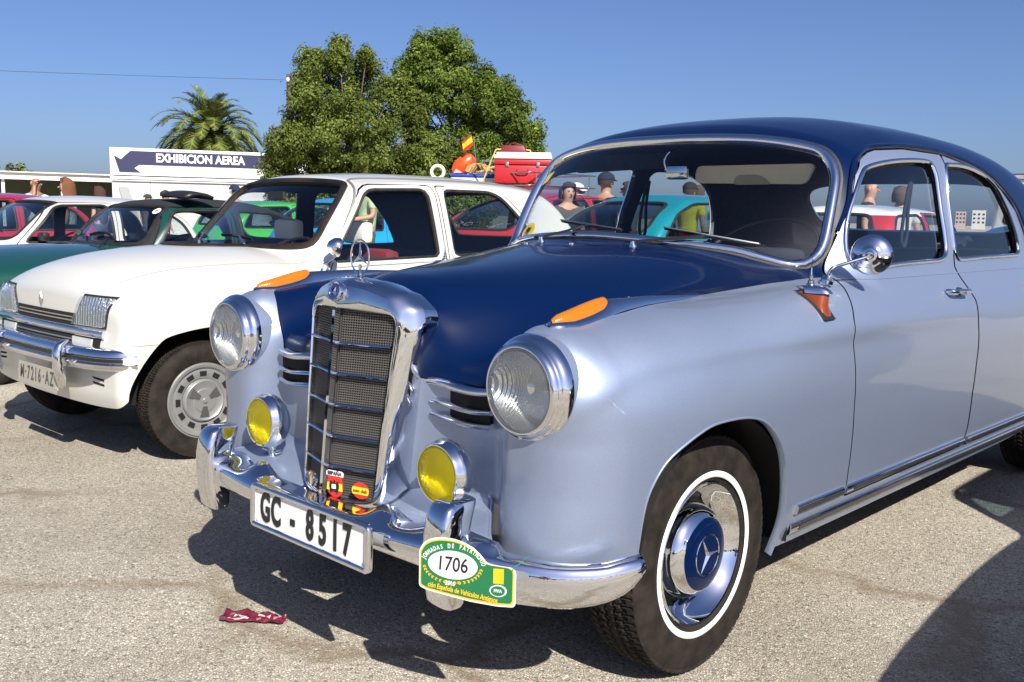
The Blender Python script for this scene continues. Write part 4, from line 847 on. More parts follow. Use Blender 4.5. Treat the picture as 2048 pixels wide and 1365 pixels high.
CL=mb.build('folded_cloth',mat('white_cloth',(.72,.74,.74),.9),None); tag(CL,'crumpled white cloth lying behind the rear seat of the silver saloon','cloth')
# ================================================================ generic closed-car builder
def carF(Wl,Yf,Yr,T,wg,ws,yr,Zr,cf=.10,cb=.06,dx=(.09,.62,2.2),dr=(.07,.6,2.5),k=(.06,.10,.05,.07,.09),cr2=.10,gb=.80):
    def F(x,y,z):
        ax=np.sqrt(x*x+1e-6)
        lo=smax(ax-Wl(z),z-(T(y)-dx[0]*(ax/dx[1])**dx[2]),k[0]); lo=smax(lo,Yf(z)+cf*ax*ax-y,k[1]); lo=smax(lo,y-(Yr(z)-cb*ax*ax),k[1])
        t=(z-ws[2])/ws[3]; yw=ws[0]+ws[1]*t+np.maximum(ws[4]-ws[5]*t,.05)*ax*ax
        g=smax(ax-wg(z),z-(Zr(y)-dr[0]*(ax/dr[1])**dr[2]),k[4]); g=smax(g,yw-y,k[3]); g=smax(g,y-(yr(z)-cr2*ax*ax),k[3]); g=smax(g,gb-z,.02)
        return smin(lo,g,k[2])
    return F
tyre_simple=None
class Car: pass
def part_empty(name,parent,loc=(0,0,0),rz=0):
    o=bpy.data.objects.new(name,None); COL.objects.link(o); o.parent=parent; o.location=loc; o.rotation_euler=(0,0,rz); return o
def simple_wheel(parent,x,y,r,s,capm,steer=0,tm=None,rimr=.62,style=0):
    w_=part_empty('wheel',parent,(x,y,r-.003),R(steer)+(0 if s>0 else math.pi))
    if tm: 
        t=bpy.data.objects.new('tyre',tm); COL.objects.link(t); t.parent=w_
    else:
        mb=MB(); mb.lathe([(r*rimr,-.06),(r*.75,-.078),(r*.92,-.074),(r,-.055),(r,.055),(r*.92,.074),(r*.75,.078),(r*rimr,.062)],(0,0,0),(1,0,0),40); mb.build('tyre',rubber,w_,fixn=True)
    mb=MB(); mb.lathe([(r*rimr+.006,.064),(r*rimr-.004,.060),(r*.52,.045),(r*.44,.035),(r*.36,.045),(r*.28,.062),(0,.070)],(0,0,0),(1,0,0),40); mb.build('wheel_disc',capm,w_,fixn=True)
    return w_
def make_car(name,label,loc,rz,F,bounds,h,pm,wins,wsp_,rwp_,arches,zb,doors=(),group=None,glass=None,trimm=None,sealw=.012,wr=.29,wx=.68,capm=None,tm=None,seatm=None,roofm=None,roofz=None,gap_=.003,steer=0,cat='car',yb=1.3,yrw=2.2,wheels=True,interior=(.45,1.3,2.1,.92),glassr=None):
    glass=glass or clear2; trimm=trimm or rubber2; seatm=seatm or leather; capm=capm or satin
    C_=Car(); C_.root=E=empty(name,loc,rz,label,cat,group); C_.F=F
    P=iso(F,*bounds,h); _,P=clip(P,lambda x,y,z:z-zb(y))
    for ap in arches: _,P=clip(P,lambda x,y,z,ap=ap:np.maximum(psdf(y,z,ap),.42-np.abs(x)))
    C_.ws,P=clip(P,lambda x,y,z:np.maximum(np.maximum(psdf(x,z,wsp_),y-yb),.8-z)); C_.rw,P=clip(P,lambda x,y,z:np.maximum(psdf(x,z,rwp_),yrw-y))
    panes=[]
    for wp in wins:
        a,P=clip(P,lambda x,y,z,wp=wp:np.maximum(psdf(y,z,wp),.40-np.abs(x))); panes.append(a)
    lin=P
    D=[]
    for dp in doors:
        a,P=clip(P,lambda x,y,z,dp=dp:np.maximum(psdf(y,z,dp)+gap_,.45-np.abs(x))); _,P=clip(P,lambda x,y,z,dp=dp:np.maximum(psdf(y,z,dp)-gap_,.45-np.abs(x))); D.append(a)
    if roofm is not None: 
        rp,P=clip(P,roofz); obj_iso('roof',rp,F,roofm,E)
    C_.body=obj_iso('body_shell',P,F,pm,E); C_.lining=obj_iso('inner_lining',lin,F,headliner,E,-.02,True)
    for sgn in (1,-1):
        ds=[]
        for k_,a in enumerate(D):
            o=obj_iso('door',half(a,sgn),F,pm,E); ds.append((o,k_))
        for k_,a in enumerate(panes):
            o=obj_iso('window_pane',half(a,sgn),F,glass,E,-.012)
            b=sealw; pr=[(-b,-.014),(-b,.002),(-b*.3,.004),(b*.3,.004),(b,.002),(b,-.014)]
            q=resamp(wins[k_],.03); P_=root(F,q,0,1.0*sgn,.35*sgn); g=grad(F,P_,2e-3); g/=np.linalg.norm(g,axis=1)[:,None]
            mb=MB(); mb.sweep(P_,g,pr,closed=True); mb.build('window_seal',trimm,o,fixn=True)
    obj_iso('windscreen',C_.ws,F,glass,E,-.010); obj_iso('rear_screen',C_.rw,F,glassr or glass,E,-.010)
    for pl,a,b_,nm in ((wsp_,-1.2,yb,'windscreen_seal'),(rwp_,4.2,yrw,'rear_screen_seal')):
        q=resamp(pl,.03); P_=root(F,q,1,a,b_,200); g=grad(F,P_,2e-3); g/=np.linalg.norm(g,axis=1)[:,None]; b=sealw*1.5
        mb=MB(); mb.sweep(P_,g,[(-b,-.014),(-b,.003),(-b*.4,.007),(b*.4,.007),(b,.003),(b,-.014)],closed=True); mb.build(nm,trimm,E,fixn=True)
    if wheels:
        for ap in arches:
            yc_=(min(p[0] for p in ap)+max(p[0] for p in ap))/2
            for s in (1,-1): simple_wheel(E,s*wx,yc_,wr,s,capm,steer if yc_<.8 else 0,tm)
    y0,y1=bounds[0][1],bounds[1][1]; mb=MB(); mb.box((0,(y0+y1)/2+.05,.30),(1.02,(y1-y0)*.86,.06)); mb.build('underbody',void,E)
    if interior:
        hw,ya,yb_,zt_=interior
        for nm,yy_,hh_ in (('front_seat',ya,zt_),('front_seat',ya,zt_)):
            pass
        for sx in (1,-1):
            o=part_empty('front_seat',E); mb=MB(); mb.box((sx*.33,ya-.2,.45),(.50,.5,.16),bev=.05); mb.build('seat_cushion',seatm,o)
            mb=MB(); mb.box((0,0,0),(.50,.12,zt_-.45),bev=.05,rot=np.array(Matrix.Rotation(R(-14),3,'X'))); mb.v[0]+=np.array([sx*.33,ya+.08,(zt_+.45)/2]); mb.build('seat_back',seatm,o)
        mb=MB(); mb.box((0,yb_+.1,(zt_+.40)/2),(1.15,.14,zt_-.40),bev=.05,rot=np.array(Matrix.Rotation(0,3,'X'))); mb.build('rear_seat',seatm,E)
        th=np.linspace(0,2*math.pi,29)[:-1]; an=Vector((0,-.5,.86)).normalized(); u_=Vector((1,0,0)); v_=an.cross(u_); c_=Vector((.33,ya-.42,zt_+.01))
        mb=MB(); mb.tube([tuple(c_+u_*.18*math.cos(t)+v_*.18*math.sin(t)) for t in th],.011,8,closed=True); o=mb.build('steering_wheel',black,E); mb=MB(); mb.tube([tuple(c_-u_*.18),tuple(c_-an*.03),tuple(c_+u_*.18)],.010); mb.build('wheel_spoke',black,o)
        mb=MB(); mb.box((0,ya-.66,zt_-.10),(1.2,.30,.16),bev=.05); mb.build('dashboard',headliner,E)
    return C_
def archp(y0,r,zc=.28,flat=1.0,zt_=None): 
    return [(y0+r*math.cos(t)*flat,zc+r*math.sin(t)) for t in np.linspace(-.2,math.pi+.2,20)]+[(y0-r*flat,.05),(y0+r*flat,.05)]
def sympoly(h,n=4): return cr(list(h)+[(-a,b) for a,b in h[-2:0:-1]],n,True)
# ================================================================ the white hatchback beside the saloon
F7=carF(Spl((.15,.70),(.30,.742),(.50,.762),(.62,.766),(.75,.755),(.85,.735),(.95,.70)),Spl((.2,-.44),(.35,-.478),(.55,-.474),(.63,-.462),(.78,-.450),(.86,-.41)),Spl((.2,3.20),(.5,3.26),(.8,3.2),(.95,3.1)),
 Spl((-.55,.80),(-.46,.838),(-.40,.868),(-.3,.908),(-.15,.948),(.1,.980),(.45,.997),(.7,.99),(1.0,.96),(2.8,.955),(3.2,.93)),
 Spl((.85,.735),(.93,.718),(1.10,.686),(1.33,.632),(1.45,.60)),(.525,.445,.985,.39,.45,.22),Spl((.9,2.98),(1.07,2.86),(1.31,2.62),(1.40,2.50)),
 Spl((.75,1.33),(.95,1.378),(1.15,1.402),(1.5,1.420),(1.9,1.424),(2.3,1.412),(2.55,1.385),(2.8,1.33)),cf=.07,k=(.055,.075,.045,.06,.08))
w7s=sympoly([(0,.988),(.3,.987),(.49,.993),(.565,1.005),(.580,1.035),(.562,1.12),(.530,1.25),(.506,1.305),(.478,1.328),(.40,1.342),(.2,1.351),(0,1.354)])
w7r=sympoly([(0,1.02),(.45,1.02),(.52,1.05),(.50,1.2),(.45,1.30),(.3,1.33),(0,1.335)])
w7f=rpoly([(.735,.918),(1.03,1.305),(1.478,1.318),(1.505,.936)],[.03,.07,.05,.03],5)
w7b=rpoly([(1.632,.938),(1.604,1.318),(2.06,1.320),(2.285,1.13),(2.40,.955)],[.03,.05,.09,.10,.03],5)
d7f=rpoly([(.715,.88),(1.02,1.335),(1.535,1.345),(1.565,.88),(1.54,.40),(.60,.38),(.56,.62)],[.02,.08,.03,.1,.05,.05,.1],4)
d7b=rpoly([(1.59,.88),(1.56,1.345),(2.09,1.345),(2.33,1.14),(2.45,.90),(2.25,.62),(2.10,.40),(1.565,.40)],[.1,.03,.09,.1,.1,.1,.05,.05],4)
a7=[(-.395,.2),(-.405,.351),(-.36,.46),(-.272,.567),(-.208,.603),(-.057,.628),(.05,.628),(.16,.61),(.26,.56),(.32,.46),(.34,.34),(.34,.2)]
a7=cr(a7,4); a7r=[(p[0]+2.44,p[1]-.03) for p in a7]
zb7=Spl((-.6,.262),(-.45,.27),(-.38,.34),(.0,.3),(.4,.25),(3.3,.25))
hub=mat('silver_wheel_paint',(.36,.36,.35),.35,.6)
T7=tyre_mesh('tyre',.283,.076,.172,.058,72,1)
R7=make_car('white_hatchback','white five-door hatchback with chrome bumper parked right beside the two-tone saloon',(-2.8586,.1807,0),.0229,F7,((-.85,-.6,.2),(.85,3.35,1.5)),.016,whitep,[w7f,w7b],w7s,w7r,[a7,a7r],zb7,[d7f,d7b],glass=clear,glassr=clear,sealw=.008,wr=.283,wx=.675,capm=hub,tm=T7,steer=-4,yrw=2.3,interior=(.45,1.10,2.2,.93))
E7=R7.root
def on7(F,q,ax,a,b):
    P_=root(F,[q],ax,a,b)[0]; g=grad(F,P_[None],2e-3)[0]; return P_,g/np.linalg.norm(g)
# thick perished rubber round the windscreen
brownr=mat('aged_rubber',(.05,.03,.018),.45); noisy(brownr,(.006,.0055,.005),(.040,.021,.011),5,lo=.45,hi=.75)
q=resamp(w7s,.02); P_=root(F7,q,1,-1.0,1.35,160); g=grad(F7,P_,2e-3); g/=np.linalg.norm(g,axis=1)[:,None]
mb=MB(); mb.sweep(P_,g,[(-.016,-.012),(-.017,.006),(-.006,.013),(.008,.012),(.024,.008),(.026,-.008)],closed=True); mb.build('windscreen_rubber',brownr,E7,fixn=True)
gutm=mat('dull_gutter_steel',(.28,.28,.27),.45,.6)
for s in (1,-1):
    q=resamp(cr([(.62,.80),(.70,.888),(.86,1.12),(1.02,1.335),(1.08,1.362),(1.25,1.372),(1.5,1.376),(1.9,1.376),(2.3,1.366),(2.48,1.345)],5),.03,False)[3:]
    P_=root(F7,q,0,1.0*s,.35*s); g=grad(F7,P_,2e-3); g/=np.linalg.norm(g,axis=1)[:,None]; mb=MB(); mb.sweep(P_,g,[(-.006,-.006),(-.006,.008),(-.002,.010),(.003,.006),(.006,.006),(.006,-.006)]); mb.build('roof_gutter',gutm,E7,fixn=True)
    # bright surrounds of the side glass are painted frames proud of the body
    for wp in (w7f,w7b):
        q=resamp(wp,.03); P_=root(F7,q,0,1.0*s,.35*s); g=grad(F7,P_,2e-3); g/=np.linalg.norm(g,axis=1)[:,None]; sg=s
        mb=MB(); mb.sweep(P_,g,[(-.032*sg,-.004),(-.030*sg,.006),(-.016*sg,.009),(-.008*sg,.006),(-.007*sg,-.012)],closed=True); mb.build('window_frame',whitep,E7,fixn=True,sharp=50)
    # bonnet shut line and wing seam
    mb=MB(); q=[(s*(.52+.10*t_),-.38+1.02*t_) for t_ in np.linspace(0,1,24)]; P_=root(F7,np.array(q),2,1.3,.6); g=grad(F7,P_,2e-3); mb.sweep(P_,g/np.linalg.norm(g,axis=1)[:,None],[(-.0022,-.001),(-.0015,.0009),(.0015,.0009),(.0022,-.001)]); mb.build('bonnet_seam',mat('seam_shadow',(.20,.19,.17),.8),E7,fixn=True)
    mb=MB(); q=[(y_,.572) for y_ in np.linspace(-.44,-.275,8)]; P_=root(F7,np.array(q),0,1.0*s,.3*s); g=grad(F7,P_,2e-3); mb.sweep(P_,g/np.linalg.norm(g,axis=1)[:,None],[(-.004,-.001),(-.002,.003),(.002,.003),(.004,-.001)]); mb.build('wing_seam',whitep,E7,fixn=True)
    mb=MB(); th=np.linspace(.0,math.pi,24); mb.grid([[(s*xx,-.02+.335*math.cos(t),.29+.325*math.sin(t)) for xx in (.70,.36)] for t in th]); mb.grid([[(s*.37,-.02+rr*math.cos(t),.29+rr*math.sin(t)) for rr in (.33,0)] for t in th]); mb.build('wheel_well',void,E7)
    # door handles
    for y0 in (1.44,2.28):
        P_,g=on7(F7,(y0,.845),0,1.0*s,.4*s); mb=MB(); mb.box(P_+g*.012,(.02,.12,.026),bev=.006); mb.build('door_handle',satin,E7)
# front: headlamps, grille, bars
def front7(x,z,out=0):
    P_,g=on7(F7,(x,z),1,-.9,.2); P_=P_.copy(); P_[1]-=out; return P_
def facepanel(name,pts,m,parent,out0,out1,rad=.0):
    """panel that hugs the curved nose: bilinear grid over a four-cornered outline given bottom-left, bottom-right, top-right, top-left"""
    p=[np.array(q) for q in pts]; nx=max(int(abs(p[1][0]-p[0][0])/.045),3); nz=3; G=[]
    for v in np.linspace(0,1,nz+1):
        G.append([front7(*((p[0]*(1-u_)+p[1]*u_)*(1-v)+(p[3]*(1-u_)+p[2]*u_)*v),out1) for u_ in np.linspace(0,1,nx+1)])
    B=[[q+np.array([0,(out1-out0),0]) for q in g_] for g_ in G]
    mb=MB(); mb.grid(G)
    for e_,f_ in ((G[0],B[0]),(G[-1],B[-1]),([g_[0] for g_ in G],[g_[0] for g_ in B]),([g_[-1] for g_ in G],[g_[-1] for g_ in B])): mb.grid([e_,f_])
    return mb.build(name,m,parent,fixn=True,smooth=True,sharp=30)
reflr=mat('lamp_reflector_old',(.74,.75,.77),.24,1); fluted(reflr,14,1.0,.02)
lamp_l=glassm('square_lamp_glass',(.9,.92,.92)); fluted(lamp_l,40,.6,.003); milky(lamp_l,(.75,.77,.78),.06)
for s in (1,-1):
    pts=[(s*.318,.632),(s*.606,.634),(s*.632,.780),(s*.400,.782)]
    o=facepanel('headlight',pts,rubber2,E7,-.004,.006,.02); inn_=[(s*.330,.641),(s*.598,.643),(s*.622,.772),(s*.408,.773)]
    facepanel('lamp_reflector',inn_,reflr,o,.004,.008,.018); facepanel('lamp_lens',inn_,lamp_l,o,.006,.026,.018)
    facepanel('front_indicator',[(s*.345,.530),(s*.505,.528),(s*.51,.582),(s*.335,.584)],mat('clear_indicator',(.55,.56,.55),.12,.2,.6),E7,.0,.012,.006)
facepanel('grille_opening',[(-.320,.628),(.312,.628),(.330,.686),(-.335,.686)],pit_,E7,-.002,.004)
facepanel('grille_opening',[(-.56,.515),(.56,.515),(.575,.588),(-.575,.588)],pit_,E7,-.004,.003)
for z,x0,x1 in ((.668,.310,.310),(.652,.312,.312),(.568,.33,.33),(.552,.34,.34),(.536,.345,.345)):
    mb=MB(); mb.sweep([front7(x,z,.004) for x in np.linspace(-x0,x1,14)],(0,-1,0),[(-.003,-.006),(-.003,.004),(.003,.004),(.003,-.006)]); mb.build('grille_bar',satin,E7,fixn=True)
mb=MB(); mb.sweep([front7(x,.606,.003) for x in np.linspace(-.60,.60,22)],(0,-1,0),[(-.018,-.006),(-.018,.006),(-.010,.012),(.008,.013),(.017,.007),(.018,-.006)]); mb.build('grille_top_bar',chrome,E7,fixn=True,sharp=60)
mb=MB(); c_=front7(-.03,.733,.004); 
for sc_,o_ in ((1.0,0),):
    q=np.array([(0,.034),(.020,0),(0,-.034),(-.020,0)]); i_=q*.55; V=[(c_[0]+a,c_[1]-.002,c_[2]+b) for a,b in q]+[(c_[0]+a,c_[1]-.008,c_[2]+b) for a,b in q*.8]+[(c_[0]+a,c_[1]-.004,c_[2]+b) for a,b in i_]
    mb.add(V,[(k,(k+1)%4,4+(k+1)%4,4+k) for k in range(4)]+[(4+k,4+(k+1)%4,8+(k+1)%4,8+k) for k in range(4)])
mb.build('diamond_badge',satin,E7,fixn=True,smooth=False)
# bumper
by7=Spl((0,-.545),(.3,-.540),(.5,-.525),(.62,-.495),(.70,-.455),(.74,-.41),(.755,-.37))
XS=np.linspace(-.755,.755,61); G=[]
for x in XS:
    a=abs(x); y=float(by7(a)); e=1e-3; dy=(float(by7(a+e))-float(by7(a-e)))/(2*e); nn=np.array([dy*(1 if x>=0 else -1),-1.0]); nn/=np.linalg.norm(nn)
    G.append([(x+nn[0]*o_,y+nn[1]*o_,z) for o_,z in ((-.02,.452),(.0,.456),(.010,.468),(.012,.482),(.002,.492),(.002,.512),(.012,.520),(.010,.535),(.0,.547),(-.035,.556),(-.05,.550))])
mb=MB(); mb.grid(G); BP=mb.build('bumper',chrome,E7,fixn=True,sharp=40)
G=[[(g_[4][0]+(g_[4][0]-g_[0][0])*.1,g_[4][1]-.003,zz) for zz in (.494,.510)] for g_ in G]; mb=MB(); mb.grid(G); mb.build('bumper_rubber_strip',black,BP,fixn=True)
for s in (1,-1):
    G=[]
    for z,y,w_,d in ((.345,-.545,.008,.01),(.352,-.560,.016,.03),(.40,-.580,.030,.05),(.45,-.592,.030,.06),(.52,-.592,.028,.06),(.555,-.578,.024,.05),(.575,-.545,.02,.03)):
        G.append([(s*(.392 if z>.36 else .37)+w_*math.cos(a),y+d/2-d/2*math.sin(a),z) for a in np.linspace(0,2*math.pi,17)[:-1]])
    mb=MB(); mb.grid(G,closev=True); mb.f.append(tuple(range(16))[::-1]); mb.f.append(tuple(range(mb.n-16,mb.n))); mb.build('overrider',chrome,E7,fixn=True)
    for dz in (0,.022): facepanel('valance_slot',[(s*(.50),.412-dz),(s*(.60),.408-dz),(s*(.605),.398-dz),(s*(.52),.402-dz)],pit_,E7,-.001,.002)
white_keep=white; white=mat('weathered_plate',(.36,.345,.28),.6)
plate(E7,(.125,-.555,.378),.455,.098,(1,0,0),(0,.06,1),[('M',-.175,0),('·',-.135,0),('7',-.100,0),('2',-.055,0),('1',-.015,0),('6',.028,0),('·',.072,0),('A',.115,0),('Z',.165,0)],.092,.66,.0008,frame=False,font_m=mat('faded_plate_ink',(.07,.07,.07),.6))
white=white_keep
# wheel cap details
for w_ in [o for o in E7.children if o.name.startswith('wheel') and not o.name.startswith('wheel_')]:
    mb=MB(); mb.lathe([(.0,.082),(.010,.081),(.012,.074),(.055,.074),(.058,.070),(.088,.070),(.094,.075),(.100,.070),(.104,.060)],(0,0,0),(1,0,0),48); mb.build('hubcap',hub,w_,fixn=True)
    for k in range(12):
        a=2*math.pi*k/12; mb=MB(); c_=(.062,.128*math.cos(a),.128*math.sin(a)); ur=Vector((0,math.cos(a),math.sin(a))); ut=Vector((0,-math.sin(a),math.cos(a))); mb.add(place(np.array([(-.012,-.016,0),(.012,-.018,0),(.012,.018,0),(-.012,.016,0)]),c_,ur,ut,(1,0,0)),[(0,1,2,3)]); mb.build('wheel_slot',pit_,w_,smooth=False)
    mb=MB(); mb.lathe([(.176,.060),(.172,.070),(.160,.068),(.152,.056),(.140,.058),(.112,.060),(.104,.055)],(0,0,0),(1,0,0),48); mb.build('rim',hub,w_,fixn=True)
    for k in range(3):
        a=2*math.pi*k/3+.5; q=[(r_*math.cos(a+o_),r_*math.sin(a+o_)) for r_,o_ in ((.030,-.35),(.084,-.30),(.084,.30),(.030,.35))]; mb=MB(); mb.add([(.0765 if i in(0,3) else .0725,b,c__) for i,(b,c__) in enumerate(q)],[(0,1,2,3)]); mb.build('cap_facet',mat('dark_facet',(.10,.10,.10),.5,.5) if k==0 and 'dark_facet' not in MATS else MATS['dark_facet'],w_,smooth=False)
# door mirror, wipers
b=np.array([.735,.66,.905]); c_=np.array([.80,.70,1.0]); mb=MB(); mb.tube(cr([b,b+np.array([.05,-.03,.01]),c_+np.array([0.01,-.01,-.04]),c_],5),.006,8); o=mb.build('door_mirror',chrome,E7)
mb=MB(); mb.lathe([(0,.055),(.025,.045),(.045,.02),(.052,-.005),(.05,-.012),(0,-.010)],c_,(-.35,-1,.15),24); mb.build('mirror_shell',chrome,o,fixn=True)
for px_,tx in ((-.22,-.55),(.24,-.10)):
    y0=.525+.45*px_*px_-.045; P_,g=on7(F7,(px_,y0),2,1.4,.8); mb=MB(); mb.lathe([(.012,-.006),(.011,.01),(.0,.014)],P_,(0,-.2,1),12); o=mb.build('wiper',satin,E7,fixn=True)
    T=[]
    for t_ in np.linspace(0,1,6):
        x=px_-.02+(tx-px_)*t_*.9; z=1.0+.018*math.sin(t_*2)+.012; P2,g2=on7(F7,(x,z),1,-1.0,1.3); T.append(P2+g2*.018)
    mb=MB(); mb.sweep([P_+np.array([0,0,.014])]+T[2:4],(0,-.6,1),[(-.006,-.002),(-.006,.003),(.006,.003),(.006,-.002)]); mb.build('wiper_arm',satin,o,fixn=True); mb=MB(); mb.sweep(T,(0,-.6,1),[(-.004,-.014),(-.003,.003),(.003,.003),(.004,-.014)]); mb.build('wiper_blade',black,o,fixn=True)
for sx in (-.35,.33):
    mb=MB(); mb.box((sx,1.20,1.065),(.22,.09,.13),bev=.035); mb.tube([(sx-.04,1.2,.92),(sx-.04,1.2,1.03)],.005,6); mb.tube([(sx+.04,1.2,.92),(sx+.04,1.2,1.03)],.005,6); o=mb.build('headrest',mat('cream_vinyl',(.78,.75,.64),.6) if 'cream_vinyl' not in MATS else MATS['cream_vinyl'],E7); 
mb=MB(); mb.box((.33,1.30,.86),(.44,.12,.22),bev=.05); mb.build('red_seat_cover',mat('red_seat_cloth',(.16,.015,.018),.8),E7)
mb=MB(); mb.box((.03,.86,1.265),(.16,.03,.05),bev=.012); mb.build('rear_view_mirror',black,E7)
# ================================================================ ground
gm=mat('exposed_aggregate_asphalt',(.4,.37,.32),.9)
tc=N(gm,'ShaderNodeTexCoord')
v1=N(gm,'ShaderNodeTexVoronoi',Scale=135.0); v1.feature='F1'; v2=N(gm,'ShaderNodeTexVoronoi',Scale=135.0); v2.feature='DISTANCE_TO_EDGE'
v3=N(gm,'ShaderNodeTexVoronoi',Scale=38.0)
nzw=N(gm,'ShaderNodeTexNoise',Scale=30.0,Detail=2.0); wm=N(gm,'ShaderNodeMixRGB',blend_type='LINEAR_LIGHT'); wm.inputs[0].default_value=.006
L(gm,tc.outputs['Object'],nzw.inputs['Vector']); L(gm,tc.outputs['Object'],wm.inputs[1]); L(gm,nzw.outputs['Color'],wm.inputs[2])
for v in (v1,v2,v3): L(gm,wm.outputs[0],v.inputs['Vector'])
sp=N(gm,'ShaderNodeSeparateColor'); L(gm,v1.outputs['Color'],sp.inputs[0])
cr1=N(gm,'ShaderNodeValToRGB'); e=cr1.color_ramp; e.elements[0].position=0; e.elements[0].color=(.15,.14,.12,1); e.elements[1].position=1; e.elements[1].color=(.60,.57,.50,1)
for p_,c_ in ((.06,(.27,.25,.21)),(.15,(.38,.355,.30)),(.5,(.425,.395,.33)),(.70,(.44,.385,.325)),(.85,(.47,.45,.39))):
    q=e.elements.new(p_); q.color=(*c_,1)
L(gm,sp.outputs[0],cr1.inputs[0])
eg=N(gm,'ShaderNodeMapRange'); eg.inputs[1].default_value=.0; eg.inputs[2].default_value=.22; eg.inputs[3].default_value=.44; eg.inputs[4].default_value=1; L(gm,v2.outputs['Distance'],eg.inputs[0])
m1=N(gm,'ShaderNodeMixRGB',blend_type='MULTIPLY'); m1.inputs[0].default_value=1; L(gm,cr1.outputs[0],m1.inputs[1]); L(gm,eg.outputs[0],m1.inputs[2])
# large worn patches and stains
n1=N(gm,'ShaderNodeTexNoise',Scale=.55,Detail=9.0,Roughness=.62); L(gm,tc.outputs['Object'],n1.inputs['Vector'])
c2=N(gm,'ShaderNodeValToRGB'); c2.color_ramp.elements[0].position=.34; c2.color_ramp.elements[0].color=(.90,.86,.79,1); c2.color_ramp.elements[1].position=.66; c2.color_ramp.elements[1].color=(1.32,1.29,1.24,1); L(gm,n1.outputs[0],c2.inputs[0])
m2=N(gm,'ShaderNodeMixRGB',blend_type='MULTIPLY'); m2.inputs[0].default_value=1; L(gm,m1.outputs[0],m2.inputs[1]); L(gm,c2.outputs[0],m2.inputs[2])
# cracks with brown earth: warped cell borders, broken up by noise
nw=N(gm,'ShaderNodeTexNoise',Scale=2.2,Detail=6.0,Roughness=.7); L(gm,tc.outputs['Object'],nw.inputs['Vector']); wm2=N(gm,'ShaderNodeMixRGB',blend_type='LINEAR_LIGHT'); wm2.inputs[0].default_value=.22; L(gm,tc.outputs['Object'],wm2.inputs[1]); L(gm,nw.outputs['Color'],wm2.inputs[2])
vc=N(gm,'ShaderNodeTexVoronoi',Scale=.75); vc.feature='DISTANCE_TO_EDGE'; L(gm,wm2.outputs[0],vc.inputs['Vector'])
ck=N(gm,'ShaderNodeMapRange'); ck.inputs[1].default_value=.0; ck.inputs[2].default_value=.045; ck.inputs[3].default_value=1; ck.inputs[4].default_value=0; L(gm,vc.outputs['Distance'],ck.inputs[0])
nm=N(gm,'ShaderNodeTexNoise',Scale=.9,Detail=3.0); L(gm,tc.outputs['Object'],nm.inputs['Vector']); cm=N(gm,'ShaderNodeMapRange'); cm.inputs[1].default_value=.42; cm.inputs[2].default_value=.54; L(gm,nm.outputs[0],cm.inputs[0])
mm=N(gm,'ShaderNodeMath',operation='MULTIPLY'); L(gm,ck.outputs[0],mm.inputs[0]); L(gm,cm.outputs[0],mm.inputs[1]); mm2=N(gm,'ShaderNodeMath',operation='MULTIPLY'); mm2.inputs[1].default_value=.75; L(gm,mm.outputs[0],mm2.inputs[0])
m3=N(gm,'ShaderNodeMixRGB'); L(gm,mm2.outputs[0],m3.inputs[0]); L(gm,m2.outputs[0],m3.inputs[1]); m3.inputs[2].default_value=(.19,.14,.085,1)
L(gm,m3.outputs[0],bsdf(gm).inputs['Base Color'])
bh=N(gm,'ShaderNodeMath',operation='ADD'); L(gm,eg.outputs[0],bh.inputs[0]); s3=N(gm,'ShaderNodeMath',operation='MULTIPLY'); s3.inputs[1].default_value=.8; L(gm,v3.outputs['Distance'],s3.inputs[0]); L(gm,s3.outputs[0],bh.inputs[1])
bmp=N(gm,'ShaderNodeBump',Strength=.9,Distance=.0035); L(gm,bh.outputs[0],bmp.inputs['Height']); L(gm,bmp.outputs[0],bsdf(gm).inputs['Normal'])
mb=MB(); mb.add([(-1200,-1200,0),(1200,-1200,0),(1200,1200,0),(-1200,1200,0)],[(0,1,2,3)]); tag(mb.build('ground',gm,smooth=False),kind='structure')
# crumpled dark red wrapper on the ground
wr_=mat('wrapper_foil',(.14,.012,.03),.35,0,.5); wt=mat('wrapper_print',(.62,.50,.45),.5)
WR=empty('wrapper',(-.322,-.685,0),R(35),'crumpled dark red sweet wrapper lying on the ground in front of the saloon','litter')
rr=np.random.default_rng(3); G=[]
for i,v in enumerate(np.linspace(0,1,9)):
    G.append([(-.085+.19*u_,-.030*(1-.5*u_)+ (.055*(1-.75*max(0,u_-.45)))*v+.006*rr.normal()*.6,.005+.012*abs(math.sin(u_*9+v*5))*(.3+v)+rr.random()*.003) for u_ in np.linspace(0,1,17)])
mb=MB(); mb.grid(G); o=mb.build('foil_sheet',wr_,WR,sharp=20); so=o.modifiers.new('t','SOLIDIFY'); so.thickness=.0006
for u0,u1,v0,v1 in ((2,7,1,2),(3,6,3,4),(9,12,4,6)):
    mb=MB(); mb.grid([[np.array(G[v][u_])+np.array([0,0,.0012]) for u_ in range(u0,u1+1)] for v in range(v0,v1+1)]); mb.build('wrapper_patch',wt,WR)
